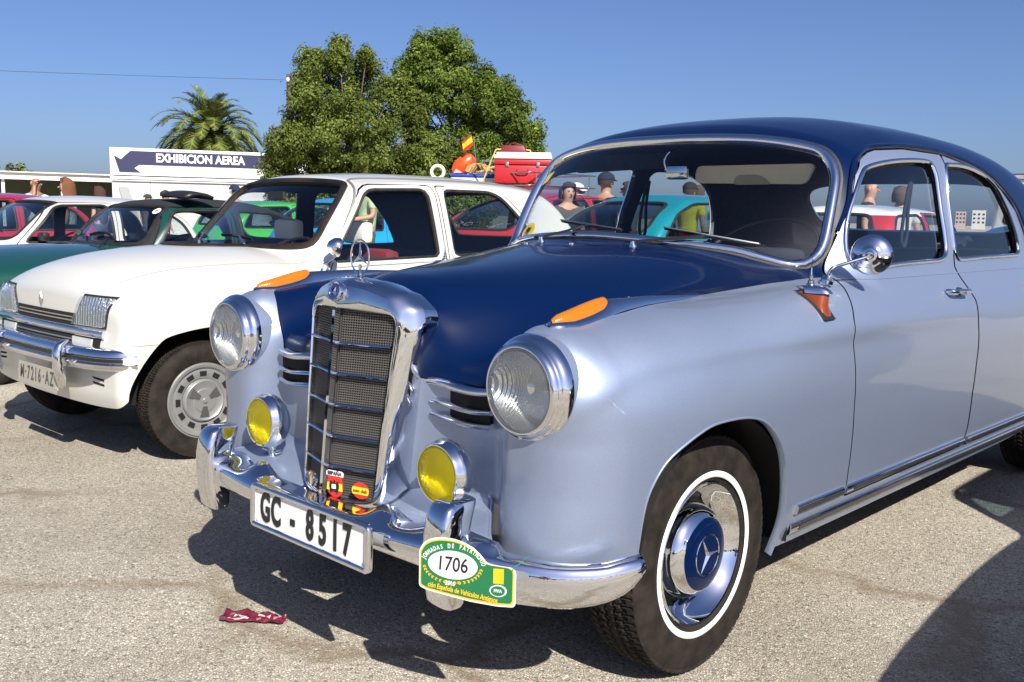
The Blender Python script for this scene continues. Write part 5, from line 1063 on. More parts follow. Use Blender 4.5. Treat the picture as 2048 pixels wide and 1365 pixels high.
# ================================================================ other cars
def rowcar(name,label,loc,rz,pm,rz_=None,H=1.40,Wd=.74,Ln=(-.62,2.75),belt=.90,hood=.88,hoodf=.72,boot=None,ws=(.50,.42),rear=(2.30,1.95),group=None,glass=None,roofm=None,trimm=None,door=True,round_=.0,h=.03,wr=.27,capm=None,wsw=None,**kw):
    y0,y1=Ln; boot=boot or belt-.02; wr_top=H-.07; yw0,dyw=ws; yr0,yr1=rear
    Wl=Spl((.2,Wd*.93),(.35,Wd*.98),(.55,Wd),(.72,Wd*.995),(.85,Wd*.965),(belt+.05,Wd*.92))
    F=carF(Wl,Spl((.2,y0+.06),(.45,y0),(hoodf-.05,y0+.03+round_*.3),(hood,y0+.14+round_)),Spl((.2,y1-.05),(.5,y1),(boot-.05,y1-.06-round_*.3),(boot+.05,y1-.2-round_)),
      Spl((y0-.1,hoodf-.05),(y0+.12,hoodf+.03),(y0+.5,(hoodf+hood)/2+.02),(yw0-.05,hood+.02),(yw0+.3,belt+.02),(yr0-.1,boot+.03),(y1-.15,boot-.02-round_*.3),(y1+.1,boot-.12-round_*.5)),
      Spl((belt-.1,Wd*.955),(belt,Wd*.935),((belt+H)/2,Wd*.885),(H-.07,Wd*.80),(H+.05,Wd*.76)),(yw0,dyw,belt+.02,wr_top-belt-.02,.30,.12),Spl((belt-.1,yr0+.05),(belt,yr0),((belt+H)/2,(yr0*.55+yr1*.45)+.04),(H-.05,yr1),(H+.05,yr1-.15)),
      Spl((yw0+.1,H-.10),(yw0+dyw,H-.045),(yw0+dyw+.3,H-.008),((yw0+yr1)/2+.2,H),(yr1-.15,H-.02),(yr1+.05,H-.07)),cf=.10+round_*.25,k=(.08+round_*.3,.12,.05,.08,.09+round_*.15),gb=belt-.12,cr2=.12)
    sw_=wsw or Wd*.80; wsp2=sympoly([(0,belt+.035),(sw_*.8,belt+.035),(sw_*.98,belt+.06),(sw_*.98,belt+.12),(sw_*.86,wr_top-.05),(sw_*.78,wr_top-.005),(sw_*.4,wr_top+.008),(0,wr_top+.01)])
    rwp2=sympoly([(0,belt+.05),(sw_*.7,belt+.05),(sw_*.86,belt+.09),(sw_*.86,belt+.16),(sw_*.76,wr_top-.09),(sw_*.62,wr_top-.035),(sw_*.3,wr_top-.025),(0,wr_top-.025)])
    zt_=wr_top-.03; ft=yw0+dyw; ym=(ft+yr1)/2+.02
    wf=rpoly([(yw0+.22,belt+.01),(ft+.06,zt_),(ym-.05,zt_+.01),(ym-.03,belt+.01)],[.05,.08,.05,.04],4)
    wb_=rpoly([(ym+.06,belt+.012),(ym+.05,zt_+.01),(yr1-.12,zt_-.005),(yr0*.5+yr1*.5-.08,(belt+H)/2),(yr0-.16,belt+.015)],[.04,.05,.08,.1,.05],4)
    df=rpoly([(yw0+.13,belt-.06),(yw0+.16,belt),(ft+.04,zt_+.025),(ym,zt_+.03),(ym+.01,belt-.06),(ym-.02,.36),(yw0+.12,.36)],.04,3)
    a1=archp(0,wr+.05,wr-.01); a2=archp(y1-.72,wr+.05,wr-.01)
    zb2=Spl((y0-.2,.28),(0,.26),(y1,.27))
    return make_car(name,label,loc,rz,F,((-Wd-.06,y0-.15,.2),(Wd+.06,y1+.12,H+.1)),h,pm,[wf,wb_],wsp2,rwp2,[a1,a2],zb2,[df] if door else [],group=group,glass=glass or clear2,glassr=glass or clear2,trimm=trimm,wr=wr,wx=Wd-.09,capm=capm,roofm=roofm,roofz=rz_ or ((lambda x,y,z:H-.085-.02-z) if roofm else None),yb=(yw0+yr0)/2,yrw=(yw0+yr0)/2+.2,interior=(.4,ym+.05,yr0-.35,belt+.0),**kw)
grp='classic cars parked at the gathering'
greenp=paint('dark_green_paint',(.004,.050,.036),rough=.35); brightg=paint('lime_green_paint',(.06,.42,.06),rough=.4); bluep=paint('sky_blue_paint',(.01,.30,.66),rough=.4); redp=paint('red_paint',(.42,.022,.02),rough=.4); tealp=paint('teal_paint',(.004,.20,.25),rough=.4); dteal=paint('dark_teal_paint',(.01,.07,.10),rough=.4); redd=paint('crimson_paint',(.34,.01,.025),rough=.4); blackp=paint('black_paint',(.008,.008,.01),rough=.3); offw=paint('cream_white_paint',(.72,.72,.68),rough=.4)
GC_=rowcar('green_convertible','dark green low sports car with open black top behind the white hatchback','' or (-5.45,.05,0),.0,greenp,H=1.265,Wd=.77,Ln=(-.85,3.2),belt=.875,hood=.885,hoodf=.74,ws=(.98,.32),rear=(2.75,2.35),glass=clear,h=.022,roofm=mat('black_soft_top',(.012,.012,.014),.85),rz_=lambda x,y,z:np.maximum(.905-z,1.0-y))
WS_=rowcar('white_saloon','white saloon car with black door mirror beyond the green sports car',(-8.15,.12,0),.0,whitep,H=1.29,Wd=.80,Ln=(-.85,3.5),belt=.83,hood=.845,hoodf=.70,ws=(.93,.50),rear=(3.0,2.6),h=.022,glass=clear)
RL_=rowcar('red_saloon','red saloon car at the far left edge beyond the white saloon',(-10.9,.3,0),.0,redd,H=1.33,Wd=.80,Ln=(-.8,3.4),belt=.88,hood=.87,ws=(.8,.5),rear=(2.9,2.5),h=.03)
pi=math.pi
GH=rowcar('lime_hatchback','bright lime green small hatchback parked behind, seen from its rear',(-11.8,8.3,0),pi,brightg,H=1.335,Wd=.74,Ln=(-.55,2.85),belt=.90,ws=(.45,.45),rear=(2.70,2.30),h=.03)
BL=rowcar('sky_blue_microcar','bright sky blue rounded small car seen through the white hatchback windows',(-9.0,7.75,0),pi,bluep,H=1.385,Wd=.70,Ln=(-.55,2.75),belt=.93,ws=(.45,.40),rear=(2.48,2.02),round_=.10,h=.026,glass=clear)
RC=rowcar('red_fastback','red rounded fastback car with roof rack piled with luggage',(-5.85,8.3,0),pi,redp,H=1.47,Wd=.74,Ln=(-.6,3.0),belt=.97,ws=(.5,.40),rear=(2.78,2.0),round_=.16,h=.026,glass=clear2)
TC=rowcar('teal_saloon','turquoise rounded small saloon seen through the windscreen of the two-tone saloon',(-3.85,8.05,0),pi,tealp,H=1.435,Wd=.73,Ln=(-.6,3.0),belt=.99,ws=(.5,.36),rear=(2.82,2.15),round_=.14,h=.026,glass=clear2)
MN=rowcar('red_white_roof_car','red small car with white roof seen through the side windows of the two-tone saloon',(-2.15,8.8,0),pi,redp,H=1.355,Wd=.71,Ln=(-.5,2.7),belt=.95,ws=(.4,.36),rear=(2.45,2.15),h=.026,roofm=offw,glass=clear)
DT=rowcar('dark_teal_car','dark teal low car behind the rear side window of the two-tone saloon',(-.35,9.2,0),pi,dteal,H=1.225,Wd=.74,Ln=(-.7,2.9),belt=.86,ws=(.6,.45),rear=(2.6,2.2),h=.035)
# off-road vehicle at the right edge, neighbour car outside the right edge, cars behind the camera (they throw shadows and show in the chrome)
OR_=rowcar('off_road_vehicle','white tall off-road vehicle with tubular chrome roof rack at the right edge','' or (-2.55,17.8,0),pi,offw,H=1.80,Wd=.84,Ln=(-.8,3.2),belt=1.15,hood=1.1,hoodf=1.0,ws=(.55,.22),rear=(3.1,3.0),h=.04,wr=.36)
NB=rowcar('neighbour_car','dark blue upright small car parked just right of the two-tone saloon',(2.64,.45,0),0,blackp,H=1.42,Wd=.78,Ln=(-.75,3.2),belt=.93,hood=.95,hoodf=.80,ws=(.88,.20),rear=(3.0,2.6),h=.04)
for i,(x,y,lb) in enumerate(((7.5,-9.5,'black saloon parked facing the row, behind the viewpoint, near one'),(3.9,-11,'black saloon parked facing the row, behind the viewpoint, middle one'),(.2,-12,'black saloon parked facing the row, behind the viewpoint, far one'))):
    c_=copy_tree(NB.root); c_.location=(x,y,0); c_.rotation_euler=(0,0,pi+.15*i); c_['label']=lb; c_['group']='dark cars parked behind the viewpoint'
# white saloon / green sports car details
def cbox(name,c,d,m,par,bev=.01,rot=None):
    mb=MB(); mb.box(c,d,bev=bev,rot=rot); return mb.build(name,m,par)
def car_wipers(C_,yw0,zb_,spans):
    for px_,tx in spans:
        P_,g=on7(C_.F,(px_,yw0-.06),2,1.5,.6); T=[]
        for t_ in np.linspace(0,1,5):
            x=px_+(tx-px_)*t_; P2,g2=on7(C_.F,(x,zb_+.03+.05*math.sin(t_*2.6)),1,-1.0,1.6); T.append(P2+g2*.02)
        mb=MB(); mb.sweep([P_+np.array([0,0,.01])]+T[1:3],(0,-.6,1),[(-.007,-.002),(-.007,.003),(.007,.003),(.007,-.002)]); o=mb.build('wiper',black,C_.root,fixn=True)
        mb=MB(); mb.sweep(T,(0,-.6,1),[(-.005,-.016),(-.004,.004),(.004,.004),(.005,-.016)]); mb.build('wiper_blade',black,o,fixn=True)
car_wipers(GC_,.98,.90,((-.15,-.60),(.35,-.08))); car_wipers(WS_,.93,.87,((-.1,.42),(-.6,-.15)))
for C_,x,y,z in ((WS_,.86,1.28,.90),(GC_,.84,1.42,.93)):
    cbox('door_mirror',(x,y,z),(.15,.07,.075),black,C_.root,.025); cbox('door_mirror',(-x,y,z),(.15,.07,.075),black,C_.root,.025)
mb=MB(); G=[[(x,y,1.262+.03*math.sin(math.pi*v)-.02*((x-.35)/.33)**2) for x in np.linspace(.26,.64,9)] for v,y in zip(np.linspace(0,1,5),np.linspace(1.46,1.68,5))]; mb.grid(G); q=mb.build('folded_soft_top',black,GC_.root); so=q.modifiers.new('t','SOLIDIFY'); so.thickness=.03
P_,g=on7(GC_.F,(.47,1.155),1,-1,1.6); mb=MB(); mb.lathe([(0,.002),(.035,.002),(.036,0)],P_+g*.004,g,20); o=mb.build('round_windscreen_sticker',white,GC_.root,fixn=True); mb=MB(); mb.lathe([(0,.003),(.016,.003)],P_+g*.004,g,16); mb.build('sticker_centre',amber,o)
mb=MB(); mb.lathe([(0,.02),(.02,.012),(.026,0)],(.775,-.55,.62),(1,0,0),16); mb.build('side_indicator',amber,GC_.root,fixn=True)
# rear lamp strip in the teal car's rear window, number roundel on the red car
P_,g=on7(TC.F,(0.0,1.30),1,4,2); cbox('high_brake_lamp',P_-g*.03,(.16,.03,.03),red,TC.root,.005)
P_,g=on7(RC.F,(1.55,.93),0,-1.0,-.3)
mb=MB(); V,F_=flat([(a,b) for a,b in rpoly([(-.24,-.13),(.24,-.13),(.24,.13),(-.24,.13)],.01,3)],0,.004); mb.add(place(V,(-.765,1.75,.86),(0,-1,0),(0,0,1),(-1,0,0)),F_); o=mb.build('number_panel',white,RC.root,smooth=False)
V,F_=flat([(-.23,-.12),(-.02,-.12),(-.02,.12),(-.23,.12)],0,.003); mb=MB(); mb.add(place(V,(-.770,1.75,.86),(0,-1,0),(0,0,1),(-1,0,0)),F_); mb.build('panel_print',red,o,smooth=False)
V,F_=text_mesh('C3',.15,.9,.004,.001); V[:,0]-=.125; mb=MB(); mb.add(place(V,(-.775,1.75,.86),(0,-1,0),(0,0,1),(-1,0,0)),F_); mb.build('panel_lettering',white,o,smooth=False)
# chrome roof rack of the off-road vehicle
RK=part_empty('roof_rack',OR_.root)
for z in (1.90,1.99): mb=MB(); mb.tube(rpoly3:=[(x,y,z) for x,y in rpoly([(-.62,.75),(.62,.75),(.62,2.9),(-.62,2.9)],.15,5)],.022,8,closed=True); mb.build('rack_rail',chrome,RK)
for x,y in ((-.62,.95),(.62,.95),(-.62,2.7),(.62,2.7),(-.62,1.8),(.62,1.8)): mb=MB(); mb.tube([(x,y,1.74),(x,y,1.99)],.02,8); mb.build('rack_post',chrome,RK)
# ================================================================ roof luggage on the red fastback (world space)
strawm=mat('wicker',(.38,.22,.08),.8); noisy(strawm,(.20,.11,.04),(.50,.31,.12),40); ropem=mat('rope',(.55,.38,.12),.9); bluem=mat('blue_plastic',(.01,.05,.35),.4); redc=mat('red_leatherette',(.42,.015,.02),.4,0,.2); maroon=mat('maroon_leatherette',(.16,.008,.012),.5); orange=mat('orange_rubber',(.85,.08,.01),.35,0,.3); whc=mat('white_case',(.78,.77,.72),.5)
RR=empty('roof_rack',(-5.85,6.3,1.45),0,'metal wire roof rack fixed on top of the red fastback under the luggage','roof rack')
for z in (.06,.20):
    mb=MB(); mb.tube([(x,y,z) for x,y in rpoly([(-.62,-.62),(.68,-.62),(.68,.55),(-.62,.55)],.06,4)],.009,6,closed=True); mb.build('rack_rail',satin,RR)
for x in np.linspace(-.5,.56,8): mb=MB(); mb.tube([(x,-.62,.06),(x,.55,.06)],.006,6); mb.build('rack_slat',satin,RR)
for x,y in ((-.62,-.5),(.68,-.5),(.68,.4),(-.62,.4),(0,-.62)): mb=MB(); mb.tube([(x,y,-.06 if abs(x)>.1 else .06),(x,y,.20)],.009,6); mb.build('rack_post',satin,RR)
def lug(name,label,cat,loc,rz=0): return empty(name,loc,rz,label,cat,'luggage tied on the roof rack')
S1=lug('suitcase','large red hard suitcase with metal latches tied upright on the roof rack','suitcase',(-5.42,5.85,1.53),R(40))
mb=MB(); mb.box((0,0,.10),(.62,.22,.20),bev=.025); mb.build('case_body',redc,S1); mb=MB(); mb.box((0,0,.235),(.625,.225,.06),bev=.02); mb.build('case_lid',redc,S1)
for x in (-.17,.17): mb=MB(); mb.box((x,-.115,.205),(.035,.012,.05),bev=.004); mb.build('latch',satin,S1)
mb=MB(); mb.tube(cr([(-.06,-.118,.15),(-.055,-.14,.12),(.055,-.14,.12),(.06,-.118,.15)],4),.008,6); mb.build('handle',maroon,S1)
S2=lug('flat_case','flat white folded picnic case lying on top of the red suitcase','case',(-5.42,5.85,1.797),R(40)); mb=MB(); mb.box((0,0,.022),(.64,.25,.04),bev=.012); mb.build('case_body',whc,S2); mb=MB(); mb.box((.01,0,.058),(.60,.24,.028),bev=.01); mb.build('folding_panel',whc,S2)
S3=lug('vanity_case','small maroon travel case tied on the very top of the luggage','case',(-5.52,5.80,1.87),R(36)); mb=MB(); mb.box((0,0,.04),(.30,.18,.08),bev=.02,taper=(.8,.8)); mb.build('case_body',maroon,S3); mb=MB(); mb.tube(cr([(-.05,0,.08),(-.04,0,.10),(.04,0,.10),(.05,0,.08)],4),.005,6); mb.build('handle',maroon,S3)
S4=lug('cool_box','low blue and white plastic cool box in the middle of the rack','cool box',(-6.08,5.83,1.53),R(42)); mb=MB(); mb.box((0,0,.035),(.66,.26,.07),bev=.015); mb.build('box_body',whc,S4); mb=MB(); mb.box((0,0,.09),(.67,.27,.035),bev=.012); mb.build('box_lid',bluem,S4)
S5=lug('wicker_bundle','brown wicker basket bundle lying on the blue cool box','basket',(-6.02,5.83,1.64),R(42)); mb=MB()
for k in range(9):
    a=k*.7; mb.tube(cr([(-.20+.02*k,-.08*math.cos(a),.02),(-.15+.035*k,0,.10+.02*math.sin(a)),(-.05+.03*k,.08*math.cos(a*1.3),.03)],5),.018,6)
mb.build('basket',strawm,S5); S5.children[0]['kind']='stuff'
S6=lug('inflatable_boat','red orange inflatable float tilted up at the left end of the rack','float',(-6.42,5.85,1.60),R(40)); mb=MB(); mb.lathe([(0,.17),(.05,.16),(.09,.11),(.105,.03),(.10,-.06),(.06,-.13),(0,-.15)],(.02,0,.15),(.75,0,.66),24); mb.build('float_body',orange,S6,fixn=True); mb=MB(); mb.box((-.02,-.11,.04),(.12,.015,.09),bev=.004,rot=np.array(Matrix.Rotation(R(30),3,'Y'))); mb.build('paper_tag',mat('pink_paper',(.75,.35,.30),.7),S6)
S7=lug('life_ring','small white ring with dark centre hanging at the left of the rack','ring',(-6.78,5.80,1.62),R(40)); mb=MB(); mb.tube([(.075*math.cos(t),0,.075*math.sin(t)+.06) for t in np.linspace(0,2*pi,25)[:-1]],.020,8,closed=True); mb.build('ring',whc,S7)
S8=lug('water_flask','red flask with white cap lying at the left foot of the rack','flask',(-6.92,5.78,1.50),R(40)); mb=MB(); mb.lathe([(0,.09),(.05,.08),(.075,.02),(.07,-.05),(0,-.09)],(0,0,.05),(.9,0,.4),20); mb.build('flask_body',orange,S8,fixn=True); mb=MB(); mb.lathe([(0,.03),(.04,.025),(.05,0),(.03,-.03)],(.13,-.03,.045),(1,0,.3),16); mb.build('flask_cap',whc,S8,fixn=True)
S9=lug('flag','small red and yellow flag on a thin stick above the luggage','flag',(-6.22,5.85,1.56),R(40)); mb=MB(); mb.tube([(.06,0,0),(.0,0,.52)],.004,6); mb.build('flag_stick',satin,S9)
for k,(m,z0,z1) in enumerate(((red,.42,.46),(yellow,.46,.52),(red,.52,.545))):
    mb=MB(); mb.grid([[( -.005-.11*u_-.02*(z-.42)*8,.02*math.sin(u_*6+z*30),z-.09*u_) for u_ in np.linspace(0,1,7)] for z in (z0,z1)]); mb.build('flag_stripe',m,S9)
S10=lug('wire_crate','grey wire crate standing between the float and the suitcase','crate',(-5.90,6.05,1.53),R(40))
mb=MB()
for z in (.0,.09,.18,.27): mb.tube([(x,y,z) for x,y in ((-.25,-.12),(.25,-.12),(.25,.12),(-.25,.12))],.005,5,closed=True)
for x in np.linspace(-.25,.25,6): mb.tube([(x,-.12,0),(x,-.12,.27)],.004,5)
mb.build('wire_frame',satin,S10)
for k,(p0,p1) in enumerate((((-5.72,5.50,1.50),(-5.62,5.62,1.90)),((-5.30,5.85,1.50),(-5.38,5.92,1.90)),((-5.62,5.62,1.90),(-5.38,5.92,1.90)),((-6.2,5.55,1.52),(-6.1,5.7,1.66)))):
    mb=MB(); mb.tube(cr([p0,((p0[0]+p1[0])/2,(p0[1]+p1[1])/2,(p0[2]+p1[2])/2+.01),p1],4),.008,6); tag(mb.build('rope',ropem),('yellow rope stretched down over the left of the red suitcase','yellow rope stretched down the right side of the red suitcase','yellow rope run across the top of the maroon case','yellow rope tying the blue cool box to the rack')[k],'rope','luggage ropes')
# ================================================================ people
skinm=mat('skin',(.42,.24,.16),.55); skin2=mat('tanned_skin',(.30,.16,.10),.55)
def ellipsoid(mb,c,r,n=14,m=10,z0=-1,z1=1):
    G=[[(c[0]+r[0]*math.cos(t)*math.cos(p),c[1]+r[1]*math.sin(t)*math.cos(p),c[2]+r[2]*math.sin(p)) for t in np.linspace(0,2*pi,n+1)[:-1]] for p in np.linspace(math.asin(z0),math.asin(z1),m)]
    mb.grid(G,closev=True)
def skinmesh(name,verts,edges,radii,m,parent,sub=1):
    me=bpy.data.meshes.new(name); me.from_pydata(verts,edges,[]); o=bpy.data.objects.new(name,me); TMP.collection.objects.link(o)
    sk=o.modifiers.new('skin','SKIN'); sk.use_smooth_shade=True
    for v,r_ in zip(me.skin_vertices[0].data,radii): v.radius=(r_,r_) if not isinstance(r_,tuple) else r_
    me.skin_vertices[0].data[0].use_root=True
    ss=o.modifiers.new('sub','SUBSURF'); ss.levels=sub
    TMP.view_layers[0].update(); dg=TMP.view_layers[0].depsgraph; m2=bpy.data.meshes.new_from_object(o.evaluated_get(dg)); bpy.data.objects.remove(o); bpy.data.meshes.remove(me)
    m2.materials.clear(); m2.materials.append(m); m2.shade_smooth(); q=bpy.data.objects.new(name,m2); COL.objects.link(q); q.parent=parent; return q
clothm={}
def cloth(c):
    if c not in clothm: clothm[c]=mat('cloth_%d'%len(clothm),c,.9)
    return clothm[c]
def person(px_,py_,H,face,label,shirt,hair=None,hairc=(.03,.02,.015),cap=None,glasses=False,pants=(.05,.06,.10),skin=None,arm='down',female=False):
    k=H/1.75; P=empty('person',(px_,py_,0),face,label,'person'); P.scale=(k,k,k); sk=skin or skinm; sw=.185 if female else .21
    V=[(0,0,.96),(0,-.01,1.10),(0,-.015,1.28),(0,-.005,1.42),(0,0,1.49),(0,.015,1.545),(0,.02,1.62),(0,.005,1.70)]; r_=[(.15,.11),(.14,.10),(.16,.11),(.13,.09),(.055,.055),(.066,.078),(.078,.098),(.055,.07)]
    E=[(i,i+1) for i in range(7)]
    def chain(start,pts,rs):
        prev=start
        for p,q in zip(pts,rs): V.append(p); r_.append(q); E.append((prev,len(V)-1)); prev=len(V)-1
        return prev
    for s in (1,-1):
        chain(0,[(s*.095,0,.90),(s*.10,.01,.50),(s*.10,-.02,.10),(s*.105,.10,.04)],[.085,.058,.042,.035])
        if arm=='phone' and s==1: pts_=[(s*sw,0,1.385),(s*(sw+.10),.05,1.19),(s*.15,.10,1.44),(s*.105,.07,1.58)]
        elif arm=='fwd': pts_=[(s*sw,0,1.385),(s*(sw+.05),.03,1.16),(s*.18,.26,1.12),(s*.15,.33,1.14)]
        else: pts_=[(s*sw,0,1.385),(s*(sw+.05),-.02,1.16),(s*(sw+.06),.05,.92),(s*(sw+.05),.08,.82)]
        w_=chain(3,pts_,[.058,.042,.032,.030])
        b=np.array(V[w_]); 
        for f_ in range(4): chain(w_,[tuple(b+np.array([(f_-1.5)*.018,.03,-.045 if arm=='down' else .03])),tuple(b+np.array([(f_-1.5)*.02,.045,-.085 if arm=='down' else .055]))],[.010,.008])
    skinmesh('body',V,E,r_,sk,P)
    # clothes follow the body
    Vs=[(0,0,.86),(0,-.01,1.10),(0,-.015,1.28),(0,-.005,1.41),(0,0,1.475)]; rs=[(.178,.135),(.165,.125),(.188,.138),(.168,.122),(.095,.088)]; Es=[(i,i+1) for i in range(4)]
    for s in (1,-1):
        a=[v for v in V if abs(v[0]-s*sw)<1e-6][0]; i0=V.index(a); b=V[i0+1]; m_=tuple(np.array(a)*.35+np.array(b)*.65)
        Vs+=[a,m_]; rs+=[.080,.066]; Es+=[(3,len(Vs)-2),(len(Vs)-2,len(Vs)-1)]
    skinmesh('shirt',Vs,Es,rs,cloth(shirt),P)
    Vp=[(0,0,1.06),(0,0,.92)]; rp=[(.165,.12),(.16,.12)]; Ep=[(0,1)]
    for s in (1,-1): n_=len(Vp); Vp+=[(s*.095,0,.84),(s*.10,.01,.50),(s*.10,-.02,.09)]; rp+=[.095,.072,.060]; Ep+=[(1,n_),(n_,n_+1),(n_+1,n_+2)]
    skinmesh('trousers',Vp,Ep,rp,cloth(pants),P)
    mb=MB(); mb.lathe([(0,.03),(.008,.022),(.014,.0),(.006,-.01)],(0,.105,1.600),(0,.9,-.35),8); mb.build('nose',sk,P,fixn=True)
    for s in (1,-1): mb=MB(); ellipsoid(mb,(s*.085,.0,1.615),(.012,.022,.034),8,6); mb.build('ear',sk,P)
    if glasses:
        mb=MB(); mb.box((0,.095,1.635),(.14,.02,.035),bev=.008); 
        for s in (1,-1): mb.tube([(s*.07,.09,1.638),(s*.085,0,1.632)],.004,5)
        mb.build('sunglasses',black,P)
    else:
        for s in (1,-1): mb=MB(); ellipsoid(mb,(s*.03,.094,1.637),(.013,.008,.007),8,5); mb.build('eye',blk,P)
    mb=MB(); ellipsoid(mb,(0,.093,1.567),(.024,.008,.006),8,5); mb.build('mouth',mat('lips',(.28,.09,.07),.6) if 'lips' not in MATS else MATS['lips'],P)
    hm=cloth(tuple(hairc))
    def hairshape(lo,grow,back,name='hair'):
        rg=np.random.default_rng(int(abs(px_*100))); G=[]
        for p in np.linspace(0,1,10):
            row=[]
            for t in np.linspace(0,2*pi,25)[:-1]:
                f_=max(0,math.sin(t)); cut=1.675 if f_>.35 else lo      # hairline in front, lower behind
                zt_=1.755; z=zt_-(zt_-(1.69 if f_>.45 else lo))*(p**1.5 if lo<1.5 else p); rr_=math.sin(min(p*(1.9 if lo<1.5 else 1.9),1)*pi/2)
                if z<1.60: rr_=1+back*(1.60-z)*1.0-.8*max(0,p-.85)
                j=1+.05*rg.normal()*.6
                row.append((.094*grow*rr_*math.cos(t)*j,.005+(.112*grow*rr_*math.sin(t) if math.sin(t)<.4 else .085*rr_*math.sin(t)),z))
            G.append(row)
        mb=MB(); mb.grid(G,closev=True); mb.build(name,hm,P)
    if hair=='short': hairshape(1.60,1.03,0)
    if hair=='bob': hairshape(1.53,1.18,.3)
    if hair=='long': hairshape(1.36,1.22,.6)
    if cap:
        mb=MB(); ellipsoid(mb,(0,.005,1.665),(.103,.122,.098),18,7,0,1); mb.build('cap',cloth(cap),P)
        mb=MB(); G=[[(.085*math.sin(a)*(1-.15*v),.09+.09*v*math.cos(a*.8),1.672-.018*v-.012*abs(math.sin(a))) for a in np.linspace(-1.2,1.2,9)] for v in (0,.5,1)]; mb.grid(G); q=mb.build('cap_brim',cloth(cap),P); so=q.modifiers.new('t','SOLIDIFY'); so.thickness=.006
    return P
def dirto(px,py,D):   # ground point D metres away along a bearing given in degrees from +y towards -x
    return (2.07-D*math.sin(R(px)),-2.12+D*math.cos(R(px)))
PEOPLE=[
 (69.7,16,1.63,-60,dict(label='bald man with white banded sunglasses holding a phone to his ear, white shirt',shirt=(.7,.7,.72),glasses=True,arm='phone',skin=skin2)),
 (68.2,15,1.58,150,dict(label='woman with long auburn hair seen from behind beside the white saloon',shirt=(.5,.5,.5),hair='long',hairc=(.13,.05,.018),female=True)),
 (66.6,20,1.57,120,dict(label='person with dark curly hair bending beside the auburn haired woman',shirt=(.03,.035,.05),hair='long',hairc=(.05,.022,.012),female=True)),
 (64.2,24,1.49,10,dict(label='person in a dark cap half hidden beyond the white saloon roof',shirt=(.06,.06,.07),cap=(.03,.03,.035))),
 (63.3,22,1.565,-40,dict(label='dark haired man in sunglasses left of the folded black soft top',shirt=(.05,.05,.06),hair='short',glasses=True)),
 (59.6,17.5,1.60,80+180,dict(label='man in navy cap and sunglasses walking in front of the white wall',shirt=(.55,.5,.5),cap=(.008,.012,.05),glasses=True)),
 (55.7,24,1.56,150,dict(label='grey haired person seen through the white hatchback windscreen',shirt=(.12,.3,.5),hair='short',hairc=(.25,.22,.20))),
 (52.3,13,1.70,170,dict(label='person in pale green shirt standing behind the sky blue car',shirt=(.42,.52,.30),hair='short',pants=(.05,.08,.06),arm='fwd')),
 (40.6,11,1.565,-110,dict(label='woman with dark bobbed hair and camouflage top seen through the windscreen',shirt=(.07,.06,.05),hair='bob',female=True)),
 (40.1,12.5,1.60,-80,dict(label='woman in white sun cap with sunglasses beside the dark haired woman',shirt=(.5,.5,.48),cap=(.72,.70,.62),glasses=True,skin=skin2,female=True)),
 (38.4,12,1.72,0,dict(label='man in navy cap and navy shirt seen from behind above the turquoise car',shirt=(.012,.016,.035),cap=(.01,.014,.03),hair='short')),
 (37.05,13,1.66,110,dict(label='man with glasses beside the windscreen pillar of the two-tone saloon',shirt=(.1,.1,.12),hair='short',glasses=True)),
 (33.6,14,1.69,0,dict(label='man in black cap and yellow polo shirt beyond the turquoise car',shirt=(.75,.60,.02),cap=(.01,.01,.012),hair='short')),
 (33.1,15,1.69,20,dict(label='man in pale blue shirt just right of the yellow shirted man',shirt=(.35,.48,.65),hair='short',hairc=(.05,.035,.03))),
 (23.85,13,1.73,-70,dict(label='bald man with glasses and navy shirt seen through the driver window',shirt=(.012,.016,.035),glasses=False)),
 (22.25,13,1.64,20,dict(label='woman with brown bobbed hair and white shirt seen through the driver window',shirt=(.62,.60,.56),hair='bob',hairc=(.07,.045,.03),female=True)),
]
for b,D,H,f_,kw in PEOPLE:
    x,y=dirto(b,0,D); person(x,y,H,R(f_),**kw)
person(4.6,-6.0,1.72,R(200),'man in red shirt and grey trousers standing behind the viewpoint',(.5,.02,.02),hair='short',pants=(.3,.3,.3))
# ================================================================ trees, palm, buildings
def leafmat(name,c1,c2,c3):
    m=bpy.data.materials.new(name); m.use_nodes=True; t=m.node_tree; t.nodes.clear(); o=t.nodes.new('ShaderNodeOutputMaterial'); g=t.nodes.new('ShaderNodeNewGeometry'); cr_=t.nodes.new('ShaderNodeValToRGB'); e=cr_.color_ramp
    e.elements[0].color=(*c1,1); e.elements[1].color=(*c3,1); q=e.elements.new(.5); q.color=(*c2,1); t.links.new(g.outputs['Random Per Island'],cr_.inputs[0])
    tc=t.nodes.new('ShaderNodeTexCoord'); nz=t.nodes.new('ShaderNodeTexNoise'); nz.inputs['Scale'].default_value=.9; t.links.new(tc.outputs['Object'],nz.inputs['Vector']); hv=t.nodes.new('ShaderNodeHueSaturation'); mr=t.nodes.new('ShaderNodeMapRange'); mr.inputs[1].default_value=.3; mr.inputs[2].default_value=.7; mr.inputs[3].default_value=.6; mr.inputs[4].default_value=1.5; t.links.new(nz.outputs[0],mr.inputs[0]); t.links.new(mr.outputs[0],hv.inputs['Value']); t.links.new(cr_.outputs[0],hv.inputs['Color'])
    d=t.nodes.new('ShaderNodeBsdfDiffuse'); tr=t.nodes.new('ShaderNodeBsdfTranslucent'); mx=t.nodes.new('ShaderNodeMixShader'); mx.inputs[0].default_value=.30; t.links.new(hv.outputs[0],d.inputs[0]); t.links.new(hv.outputs[0],tr.inputs[0]); t.links.new(d.outputs[0],mx.inputs[1]); t.links.new(tr.outputs[0],mx.inputs[2]); t.links.new(mx.outputs[0],o.inputs[0]); return m
